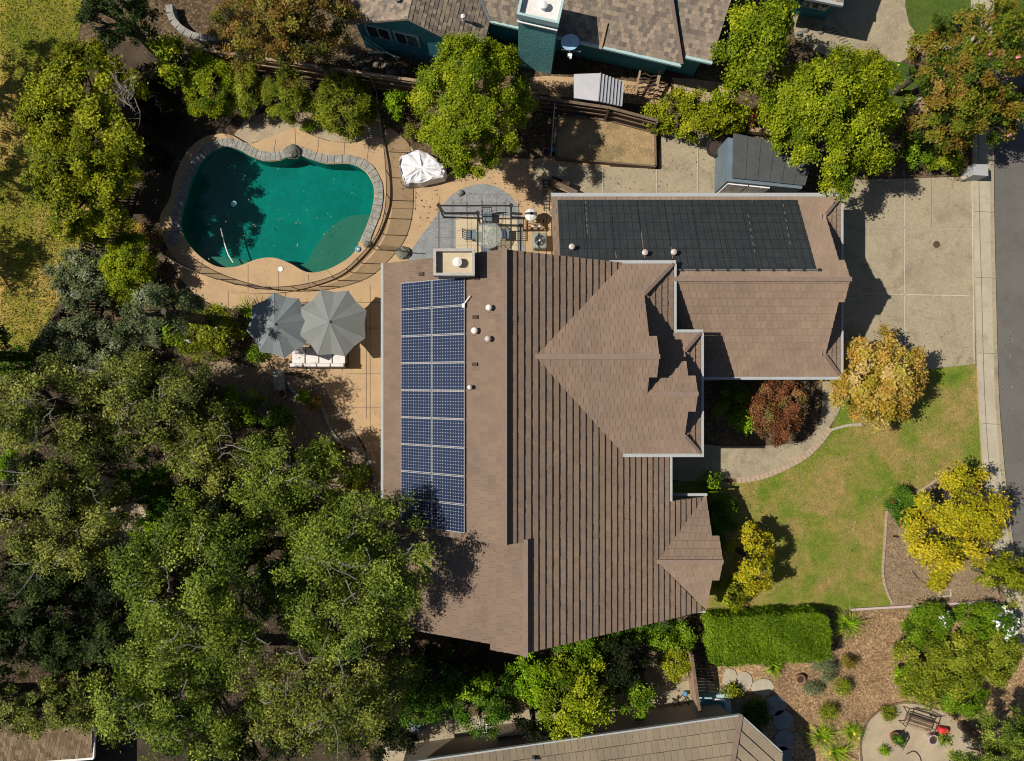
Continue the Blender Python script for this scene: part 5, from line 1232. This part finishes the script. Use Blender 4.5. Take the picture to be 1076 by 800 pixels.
# stepping stones
st=[(767,713,8,12,0),(782,715,9,10,1),(801,722,12,9,2),(814,741,12,11,3),(822,756,12,11,4),(824,777,11,12,5),(821,795,11,12,6)]
wh=['pale stepping stone nearest the leaning board fence','pale round stepping stone second from the board fence','pale stepping stone at the bend of the stone path','dark grey stepping stone just past the bend','dark grey stepping stone second past the bend','dark grey stepping stone third past the bend','dark grey stepping stone nearest the tan roof corner']
for (px,py,rx_,ry_,i) in st:
    rg=random.Random(i+3); x,y=M(px,py); k=H/F; pts=[(x+math.cos(a)*rx_*k*rg.uniform(.85,1.05),y+math.sin(a)*ry_*k*rg.uniform(.85,1.05)) for a in [j*math.pi/4.5 for j in range(9)]]
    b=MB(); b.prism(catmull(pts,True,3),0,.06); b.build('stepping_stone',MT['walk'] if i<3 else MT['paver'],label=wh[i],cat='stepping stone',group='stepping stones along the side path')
# window well / skylight and box by lower house
x,y=M(752,744,.5); t=thing('window_well_cover','blue tinted glazed window well cover against the tan roof','window',(x,y,0)); b=MB(); 
b.box((x,y+.05,.2),(1.5,1.0,.4),.12); b.build('frame',MT['bluetrim'],t); b=MB(); b.box((x-.1,y-.0,.42),(1.1,.72,.04),.12); b.build('pane',flat('teal glass',(.05,.22,.26),.2),t)
b=MB(); b.beam(P2(749,735,.5),P2(762,736,.5),.1,.06); b.build('pale_strip',MT['white'],t)
x,y=M(538,776,1.0); t=thing('window_planter','white framed window box holding four small clay pots','planter box',(x,y,0)); b=MB(); 
b.box((x,y+.18,.5),(1.35,.1,1.0),.1); b.box((x-.02,y-.28,.5),(1.35,.06,1.0),.1); b.box((x+.66,y,.5),(.08,.5,1.0),.1); b.box((x-.66,y-.1,.5),(.08,.5,1.0),.1); b.box((x,y,.3),(1.3,.45,.05),.1); b.build('frame',MT['walk'],t)
for dx,dy in ((-.4,.1),(.05,.12),(-.35,-.15),(.12,-.12)): b=MB(); b.lathe((x+dx,y+dy+.02,.33),[(.06,0),(.09,.16),(.08,.17)],12); b.build('pot',MT['terra'],t)
t=thing('plant_rack','small white wire rack beside the lower house path','rack',(*M(511,768),0)); b=MB()
for k in range(5): b.tube([P2(502,760+k*4,.5),P2(513,757+k*4,.5)],.018,4)
b.tube([P2(504,759,.5),P2(503,778,.5)],.015,4); b.tube([P2(512,757,.5),P2(511,775,.5)],.015,4); b.build('shelf_wire',MT['white'],t)
for q in ((503,760),(512,758),(503,777),(511,775)): p=P2(*q,.5); b=MB(); b.tube([p,(p[0],p[1],0)],.015,4); b.build('leg',MT['white'],t)
b=MB(); x,y=M(440,764,.3); b.lathe((x,y,0),[(.28,0),(.3,.35),(.24,.5),(.05,.56)],18,1.2,.8); b.build('covered_pot',MT['charcoal2'],label='dark rounded covered barrel in deep shade beside the path',cat='barrel')
b=MB(); x,y=M(721,730,.3); b.lathe((x,y,0),[(.09,0),(.1,.25),(.04,.32)],10); b.build('blue_bottle',MT['bluep'],label='small blue container by the leaning board fence',cat='container')
b=MB()
for k in range(6): 
    a=P2(712+random.uniform(-6,8),735+random.uniform(-8,8),.1); c_=P2(712+random.uniform(-10,16),740+random.uniform(-10,8),.3); b.tube([a,c_],[.03,.015],5)
b.build('branch_pile',MT['wooddk'],label='pile of cut dark branches beside the leaning fence',cat='branches')
# stone wall top left
edging('stone_wall',[(182,10),(184,22),(191,32),(202,40),(216,44),(233,44)],.32,.45,MT['stone'],'low curved grey stone wall at the top left','wall',.38)
edging('patio_edging',[(302,400),(309,412),(322,420),(338,428),(344,442),(352,458),(366,470),(382,474),(392,492),(394,520),(384,545)],.12,.12,MT['stone'],'winding small stone edging along the lower patio','edging')
t=thing('fallen_log','bleached fallen log lying among the olive shrubs','log',(*M(75,385,.6),0)); b=MB(); b.tube([P2(42,377,1.6),P2(62,383,1.7),P2(104,391,1.6)],[.09,.11,.06],8); b.build('log',MT['twig'],t)
for i,(px,py) in enumerate(((395,68),(372,62),(412,78),(425,76),(385,75),(400,60),(380,68),(408,70))): boulder(px,py,4+i%3,.02,['pale rock below the left window of the blue wall','rock nearest the teal pipe under the blue wall','pale rock at the corner of the blue wall','rock beside the big round tree and the fence','brown rock against the fence below the window','flat pale rock under the blue window','small brown rock left of the blue wall rocks','rock in the middle of the pile by the blue wall'][i])
for i,(px,py) in enumerate(((846,32),(856,28),(862,34),(849,40),(840,36),(868,30))): boulder(px,py,3.5,.02,['white cobble nearest the lime tree by the grey house','white cobble at the back of the cobble bed','white cobble nearest the drain grating','white cobble at the front of the cobble bed','white cobble half under the lime tree','white cobble nearest the house shadow'][i])
b=MB(); q=[(*M(383,47,1.0),.2),(*M(404,50,1.0),.5),(*M(418,56,1.0),.5)]; b.tube(q,.05,6); b.build('teal_pipe',MT['bluetrim'],label='teal downpipe end lying under the blue wall windows',cat='pipe')
# ================================================================== PLANTS
P_=plant
P_('pine_tree','large yellow green feathery tree with bare grey twigs at upper left','tree',87,122,59,80,4.2,'ygreen',.15,9,clr=.3,bare=26,bpos=(120,95))
P_('broadleaf_tree','dark shaded tree at the top edge above the feathery tree','tree',118,12,36,34,6,'oakd',.13,5)
P_('loquat_tree','small yellow leaved tree above the round pool bushes','tree',180,58,24,28,3.6,'bright',.17,3.2,clr=.3)
P_('plum_tree','rust and green mottled tree at the top left of the blue house','tree',298,26,66,50,6.0,'brown',.12,5.5)
P_('shrub','brown green shrub under the curved stone wall','shrub',245,22,22,26,2.2,'brown',.1,5)
g_='row of bushes behind the pool'
P_('round_bush','dark green ball shaped bush first in the row behind the pool','bush',219,89,28,31,2.4,'bright',.085,9,group=g_,lr=.55)
P_('round_bush','narrow olive bush squeezed second in the pool row','bush',261,92,13,27,2.0,'olive',.085,8,group=g_)
P_('round_bush','squarish clipped olive green bush third in the pool row','bush',301,100,24,26,2.1,'olive',.085,8,group=g_)
P_('round_bush','largest rounded grey olive bush beside the pool fence end','bush',358,108,28,34,2.4,'olive',.09,8,group=g_)
P_('shrub','loose small bush right of the largest pool bush','bush',385,110,12,20,1.4,'olive',.09,4)
P_('flowering_shrub','small bush with bright yellow flowers between two pool bushes','bush',332,114,8,14,1.1,'bright',.08,4,flowers='petaly',nf=45)
P_('low_shrub','tiny green groundcover clump at the edge of the pool gravel','plant',324,133,9,5,.5,'lime',.07,4)
P_('fern_bush','vivid green small bush between fence and big round tree','bush',415,107,13,15,1.5,'lime',.12,4)
P_('low_shrub','brown green tuft below the big round tree','plant',431,139,7,9,.7,'olive',.08,3)
P_('round_tree','big round bright green tree in front of the blue house','tree',495,107,61,69,6.2,'bright',.11,8,clr=.24,nl=30,dome=.75)
P_('hedge_shrub','yellow green elongated hedge between terrace and shed','hedge',731,120,52,24,1.9,'ygreen',.12,8,nl=12)
P_('lime_tree','lime green tree standing left of the largest green tree','tree',799,52,40,55,5.0,'bright',.15,5.5,clr=.3)
P_('red_shrub','red and pink leaved shrub behind the charcoal shed','shrub',795,122,15,10,1.2,'red',.1,4,flowers='petalr',nf=16)
P_('maple_tree','largest bright green tree beside the charcoal shed','tree',880,124,68,69,5.4,'bright',.14,7.5,clr=.3,nl=26,dome=.45)
P_('low_shrub','clipped yellow green shrub at the round lawn edge','shrub',910,62,20,10,1.4,'ygreen',.1,5)
for a in ((1026,52,54,58,6,'big orange green crape myrtle in the upper right corner'),(1000,112,42,40,5,'orange crape myrtle right of the round lawn'),(1052,118,30,30,4.6,'orange crape myrtle nearest the street kerb'),(975,70,24,22,4,'green rust crape myrtle overhanging the neighbour drive')):
    P_('crape_myrtle',a[5],'tree',a[0],a[1],a[2],a[3],a[4],'rust',.13,4.6,clr=.24,group='crape myrtles in the upper right',flowers='petalp',nf=5)
P_('shrub','low bright green shrub left of the mailbox pillar','shrub',994,170,19,13,1.2,'bright',.11,5)
P_('shrub','dark green shrub under the crape myrtles','shrub',965,155,16,18,1.6,'hedge',.11,4)
P_('autumn_tree','golden peach leaved tree on the lawn beside the driveway','tree',925,402,52,49,3.6,'gold',.15,6,clr=.26,nl=18)
P_('plum_bush','dull red leaved small tree by the entry path','tree',818,432,27,33,3.0,'red',.11,6,clr=.2)
P_('shrub','small vivid lime bush between wall and red leaved tree','shrub',783,443,8,13,2.1,'lime',.11,6)
P_('shrub','dark green low hedge in shade of the entry court','hedge',770,420,17,26,1.5,'hedge',.1,5)
P_('shrub','lime fringed shrub at the corner of the small gable','shrub',748,508,13,12,1.3,'hedge',.12,3.4)
P_('shrub','dark shaded shrub along the east gable wall','shrub',760,545,16,30,1.1,'dgreen',.1,4.5)
P_('yellow_tree','bright yellow tree in the dirt bed by the street','tree',1006,552,47,54,3.7,'yellow',.14,5,clr=.3,nl=18)
P_('rose_bush','deep green bush with red blooms left of the yellow tree','bush',957,535,23,21,1.2,'dgreen',.11,6,flowers='petalr',nf=12)
P_('golden_shrub','upright golden yellow shrub in front of the east gable','shrub',791,590,22,36,3.0,'yellow',.13,4.6,clr=.2)
P_('golden_shrub','low yellow green shrub between golden shrub and clipped hedge','shrub',772,622,20,18,1.6,'ygreen',.12,5)
P_('golden_shrub','small yellow clump in the dirt bed beside the utility lid','shrub',985,610,12,11,.8,'yellow',.1,4)
P_('clipped_hedge','clipped rectangular green hedge south of the front lawn','hedge',805,669,62,25,1.45,'hedge',.085,11,box=True,rot=3)
P_('shrub','small dark green mound right of the clipped hedge','shrub',858,668,12,24,.9,'dgreen',.1,5)
blades('strap_plant','arching strap leaved plant at the end of the clipped hedge','plant',890,655,20,.8,'lime',110,.02)
P_('rose_hedge','green shrub mound with pale blooms at its right side','shrub',972,657,21,22,1.3,'hedge',.1,7)
P_('white_rose','small white flowering bush beside the green mound','bush',988,651,12,14,1.2,'dgreen',.1,4,flowers='petalw',nf=34)
P_('rose_hedge','bright green shrub between the two white flowering bushes','shrub',1028,654,22,20,1.3,'hedge',.1,7)
P_('white_rose','larger white flowering bush nearest the street','bush',1055,657,17,20,1.4,'dgreen',.1,5,flowers='petalw',nf=110,fsize=.11)
for a in ((968,705,26,34,1.6,'olive','mottled green shrub left in the corner shrub bank'),(1008,698,34,34,1.6,'olive','broad yellow olive shrub in the middle of the corner shrub bank'),(1048,690,26,30,1.7,'olive','olive shrub nearest the street in the shrub bank'),(1014,736,24,18,1.2,'hedge','bright green low shrub beside the bench'),(955,712,14,18,.9,'lime','lime strappy clump on the mulch edge of the shrub bank')):
    P_('bank_shrub',a[6],'shrub',a[0],a[1],a[2],a[3],a[4],a[5],.12,5,group='shrubs in the lower right bank')
P_('oak_tree','mid green tree in the bottom right corner','tree',1060,800,58,46,4.5,'oakg',.1,6,clr=.2)
P_('corner_tree','green overhanging tree at the right edge below the yellow tree','tree',1062,612,28,26,3.6,'ygreen',.12,4)
for a in ((868,703,13,13,.7,'grey','grey green herb in the middle of the mulch'),(886,722,10,9,.6,'olive','dark olive herb lower right of the mulch herbs'),(892,696,9,8,.6,'brown','bronze herb nearest the gravel path'),(856,722,11,8,.5,'grey','grey herb near the small empty terracotta pot'),(946,680,7,6,.5,'dgreen','little green herb left of the shrub bank'),(935,750,9,8,.5,'olive','small round shrublet on the gravel circle'),(929,790,6,5,.4,'lime','tiny lime plant at the bottom of the gravel circle'),(871,748,10,9,.6,'olive','sparse herb above the strappy daylilies')):
    P_('herb',a[6],'plant',a[0],a[1],a[2],a[3],a[4],a[5],.08,3,group='herbs planted in the mulch')
for i,a in enumerate(((862,772,20,'leftmost strappy daylily clump beside the stepping stones'),(878,790,20,'lowest strappy daylily clump at the bottom edge'),(893,768,16,'strappy daylily clump nearest the gravel circle'),(812,700,12,'small yellow green daylily under the clipped hedge'))):
    blades('daylily',a[3],'plant',a[0],a[1],a[2],.7,'lime',90,.022,group='daylilies near the side path',flowers='petaly' if i<3 else None,nf=4)
P_('shrub','green shrub in the shade of the tan roof corner','shrub',795,752,14,16,.8,'dgreen',.1,5)
P_('shrub','small yellow green shrub by the stepping stones','shrub',768,727,12,8,.6,'olive',.1,4)
P_('citrus_tree','yellow green citrus tree between the two houses','tree',604,735,37,38,3.6,'bright',.13,6.5,clr=.24)
P_('bright_shrub','vivid green tree left of the citrus between the two houses','tree',563,712,28,30,3.2,'lime',.13,5.5)
P_('shrub','medium green bush touching the south roof edge','bush',612,692,30,20,2.4,'hedge',.11,5)
P_('shrub','dark green tree in the gap left of the vivid green tree','tree',505,740,38,30,3.4,'dgreen',.12,4.5)
P_('shrub','yellow green shrub left of the vivid green tree','shrub',502,722,18,14,3.6,'lime',.12,3.5)
P_('shrub','small upright bright green tree beside the lower house path','shrub',668,738,17,22,2.2,'hedge',.13,5)
P_('vine_hedge','leafy vine mound along the south roof corner','hedge',690,672,32,14,1.2,'hedge',.12,5)
P_('shrub','yellow green bush against the leaning board fence','shrub',711,697,17,18,1.3,'ygreen',.11,5)
P_('vine','green vine beside the side fence post and hedge','shrub',722,668,10,16,1.5,'hedge',.12,4)
P_('shrub','shaded green shrub below the south roof gutter','shrub',652,668,18,10,.9,'dgreen',.1,4)
P_('round_bush','round yellow green bush beside the pool deck at left','bush',134,281,28,36,2.4,'bright',.1,8,lr=.6)
P_('shrub','golden brown low plant above the round left bush','shrub',148,244,18,12,.8,'gold',.1,3)
P_('butterfly_bush','grey green butterfly bush with violet flowers by the field fence','bush',88,295,36,34,2.4,'grey',.12,6,flowers='petalv',nf=10)
P_('olive_tree','grey olive tree with rounded clumps below the round left bush','tree',168,328,30,30,7.4,'grey',.1,6)
P_('olive_shrub','wide grey olive shrub under the butterfly bush','shrub',90,362,55,32,2.4,'grey',.11,5)
P_('white_rose_shrub','dark leaved rose with lime edge and small white blooms','bush',214,348,40,28,1.7,'olive',.11,4.5,flowers='petalw',nf=10)
P_('lime_shrub','lime leaved shrub on the left of the white rose','shrub',184,348,14,20,1.6,'lime',.12,4)
blades('agave','spiky green agave beside the blue grey umbrella','plant',262,326,17,.8,'lime',46,.035)
P_('low_shrub','small low plant under the shaded umbrella edge','plant',270,372,12,10,.6,'hedge',.1,3)
P_('shrub','pink flowering shrub at the left edge of the field','shrub',12,380,18,16,1.3,'dgreen',.1,5,flowers='petalp',nf=16)
P_('shrub','pink flowering shrub on the field edge below the feathery tree','shrub',44,160,16,28,1.4,'olive',.1,3.5,flowers='petalp',nf=8)
P_('pine_tree','green tree with strappy lower growth just below the feathery tree','tree',86,199,49,52,5.0,'ygreen',.13,9)
P_('shrub','added near black shrub standing for deep shade left of the pool','shrub',165,140,22,36,1.2,'dark',.11,5)  # near-black shrub added to fill the black shade here
P_('shrub','added near black shrub standing for shade behind the loquat tree','shrub',160,90,26,26,1.6,'dark',.11,5)  # another near-black shrub added as painted shade
og='oaks filling the lower left'
oaks=[(50,432,64,52,7.0,'oak','olive oak crown at the left edge below the field'),
(160,424,72,46,6.4,'oak','broad olive oak crown below the olive shrubs'),
(58,545,62,60,7.0,'oak','olive oak crown left of the bare clearing'),
(226,474,44,42,5.6,'oak','small oak crown above the dark gap right of the clearing'),
(304,508,60,50,6.6,'oakg','green oak crown nearest the stone edged patio'),
(215,620,90,84,10,'oakg','largest green oak crown in the centre of the canopy'),
(375,590,78,66,10.6,'oakg','green oak crown reaching over the west roof edge'),
(355,662,66,42,8.5,'oakg','oak crown just below the southwest roof corner'),
(340,728,86,54,8.5,'oak','rounded olive oak crown at the bottom middle'),
(190,735,86,64,8.5,'oakg','green oak crown at the bottom left of the canopy'),
(140,400,40,28,5.5,'oak','low oak crown above the broad olive one')]
for a in oaks:
    P_('oak_tree',a[6],'tree',a[0],a[1],a[2],a[3],a[4],a[5],.12,3.9,rz=a[4]*.36,clr=.3,nl=20,lr=None,group=og,bare=(34 if a[0] in (345,) else (12)),bpos={345:(265,690),999:(0,0)}.get(a[0],(0,0)))
low=[(35,640,60,52,4.6,'oakd','low oak with shade painted dark at the left edge'),(95,680,62,48,3.8,'oakd','shaded dark oak above the tan shingle cottage'),(45,742,72,30,5.5,'oak','oak fringe overhanging the tan shingle cottage'),(440,722,44,36,3.4,'dgreen','dark understorey tree below the southwest roof corner'),(300,600,34,30,4,'dgreen','small tree seen in the gap between the largest oaks'),(170,520,26,26,2.5,'dgreen','understorey tree beside the bare clearing'),(40,600,40,40,3.6,'dark','tree with shade painted near black under the left oaks')]  # dark oak and near-black crowns have shade painted into their leaves
low+=[(98,466,34,26,4.0,'oakd','dark low crown above the bare clearing'),(150,500,26,22,3.6,'dgreen','green low crown right of the bare clearing'),(240,545,30,26,5.0,'dark','added near black crown standing for shade in the gap above the largest oak'),(285,625,26,24,4.5,'oakd','dark crown beside the bleached branches'),(30,500,22,20,3.4,'dark','added near black crown standing for shade at the left edge between oaks'),(655,700,26,26,2.9,'dark','added near black tree standing for shade beside the citrus tree'),(560,768,30,10,2.9,'dark','added near black low tree standing for shade against the lower house path'),(690,655,24,10,2.9,'dgreen','narrow green tree under the southeast gutter'),(260,560,40,30,4.0,'dark','added near black crown standing for shade between the central oaks'),(120,610,44,36,3.6,'dark','added near black crown standing for shade left of the central oak'),(250,780,70,30,3.6,'dark','added near black crown standing for shade at the bottom edge'),(470,695,40,20,2.9,'dark','added near black tree standing for shade hard against the south gable'),(400,770,40,30,2.9,'dark','added near black small tree standing for shade beside the curving path')]  # near-black crowns are added to stand for deep shade in the gaps
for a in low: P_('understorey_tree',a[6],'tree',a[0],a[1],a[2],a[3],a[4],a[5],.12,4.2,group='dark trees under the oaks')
for a in ((160,565,26,24,1.2,'lime','lime lit shrub below the bare clearing'),(10,490,14,16,1.2,'lime','lime shrub at the left edge between oaks'),(250,430,26,22,1.2,'hedge','green shrub in the gap above the small oak'),(340,480,16,14,1.0,'olive','golden olive shrub by the wide clay bowl'),(370,500,18,16,1.0,'ygreen','yellow green shrub at the west roof edge'),(60,612,18,16,1.3,'hedge','lit green shrub in the dark left wood'),(290,440,16,14,1.2,'dgreen','dark shrub below the shaded patio pots')):
    P_('woodland_shrub',a[6],'shrub',a[0],a[1],a[2],a[3],a[4],a[5],.12,4,group='shrubs in the oak wood')
# ground clearing in wood
ground('clearing',[(75,505),(110,500),(140,520),(155,545),(150,575),(120,580),(105,560),(90,530)],.014,MT['gravel'],True,3)
# litter and grass tufts (uncountable)
rng=np.random.default_rng(77)
def scatter(name,label,polys,n,size,gm,z=.04,up=1.5,asp=.5,blade=False):
    P=[]
    for poly,w in polys:
        q=MP(poly); xs=[p[0] for p in q]; ys=[p[1] for p in q]; m=int(n*w); X=rng.uniform(min(xs),max(xs),m*2); Y=rng.uniform(min(ys),max(ys),m*2)
        ins=np.zeros(m*2,bool); j=len(q)-1
        for i in range(len(q)):
            xi,yi=q[i]; xj,yj=q[j]
            if yi!=yj: ins^=((yi>Y)!=(yj>Y))&(X<(xj-xi)*(Y-yi)/(yj-yi)+xi)
            j=i
        P.append(np.stack([X[ins],Y[ins],rng.uniform(.015,z,ins.sum())],1))
    P=np.vstack(P); n_=len(P); Nn=rng.normal(size=(n_,3)); Nn[:,2]=np.abs(Nn[:,2])+up
    P[:,2]+=(.05 if name=='fallen_leaves' else 0); leafmesh(name,P,Nn,rng.uniform(0,1,n_),size,G[gm],None,rng,asp,label=label,cat='ground cover',kind='stuff')
scatter('leaf_litter','loose bark chips and fallen leaves over the mulch and dirt beds',[([(890,641),(960,640),(1040,637),(1000,700),(940,735),(900,760),(850,790),(820,740),(800,705),(870,698),(885,665)],1),([(930,540),(990,505),(1034,505),(1056,630),(940,637),(927,600)],.35)],15000,.085,'litter',.06,1.2)
scatter('wood_litter','dry leaf litter under the oaks and along the fence',[([(0,400),(300,400),(380,560),(385,700),(0,800)],1),([(250,40),(440,60),(440,130),(250,130)],.25),([(556,84),(700,92),(690,112),(556,104)],.08)],26000,.075,'litterdk',.06,1)
scatter('field_tufts','dry golden and green tufts over the open field',[([(0,0),(80,0),(95,200),(70,300),(40,370),(0,395)],1)],12000,.14,'dry',.10,.6,.25)
G['lawnb']=leafmat('lawn blades',[(.09,.17,.018),(.17,.25,.025),(.26,.31,.045),(.42,.33,.13)],.3)
scatter('fallen_leaves','few scattered fallen leaves on the lawn, driveway and street edge',[([(860,385),(1070,330),(1070,600),(900,630),(860,480)],.6),([(870,345),(1020,345),(1020,380),(890,385)],.05),([(560,172),(760,150),(760,205),(560,205)],.08),([(400,150),(560,170),(560,215),(440,240)],.2)],620,.09,'litter',.06,2,.6)
scatter('lawn_grass','short grass blades of the front lawn',[([(766,512),(803,506),(834,492),(858,476),(876,458),(905,448),(960,400),(1024,386),(1030,480),(1004,498),(972,511),(934,525),(926,600),(932,636),(830,640),(770,600)],1)],26000,.05,'lawnb',.05,.5,.3)
# hazy extra background trees beyond frame edges so that the place continues
for i,(px,py,r_,gm) in enumerate(((-60,560,60,'oak'),(-50,690,60,'oakd'),(1140,60,60,'rust'),(-130,50,60,'oak'),(-140,150,34,'oak'),(-150,258,40,'oak'),(-60,372,50,'oakd'))):
    P_('far_tree',['olive tree just beyond the left edge of the wood','dark tree beyond the lower left edge','rusty crape myrtle across the street corner','olive tree beyond the upper left edge shading the field','small olive tree beyond the left edge of the field','olive tree beyond the left edge above the wood','dark oak beyond the left edge at the field corner'][i],'tree',px,py,r_,r_,6,gm,.16,(2.2 if px<-100 else 3))
# ================================================================== CAMERA, LIGHT
cam=bpy.data.cameras.new('camera'); co=bpy.data.objects.new('camera',cam); col.objects.link(co)
co.location=(0,0,H); co.rotation_euler=(0,0,0); cam.sensor_width=36; cam.sensor_fit='HORIZONTAL'; cam.lens=F/1076*36; cam.clip_end=2000; cam.clip_start=.5
bpy.context.scene.camera=co
EL=49.5
L_=bpy.data.lights.new('sun','SUN'); L_.energy=5.0; L_.angle=R(.55); L_.color=(1,.935,.82)
so=bpy.data.objects.new('sun',L_); col.objects.link(so)
d=Vector((math.cos(R(EL)),-.02,-math.sin(R(EL)))); so.rotation_euler=d.to_track_quat('-Z','Y').to_euler()
w=bpy.data.worlds.new('World'); bpy.context.scene.world=w; w.use_nodes=True; nt=w.node_tree
sk=nt.nodes.new('ShaderNodeTexSky'); sk.sky_type='NISHITA'; sk.sun_disc=False; sk.sun_elevation=R(EL); sk.sun_rotation=R(270)
nt.links.new(sk.outputs[0],nt.nodes['Background'].inputs[0]); nt.nodes['Background'].inputs[1].default_value=.05
sc_=bpy.context.scene; sc_.cycles.filter_width=1.05; sc_.view_settings.view_transform='Standard'; sc_.view_settings.look='None'; sc_.view_settings.exposure=0.18; sc_.view_settings.gamma=1
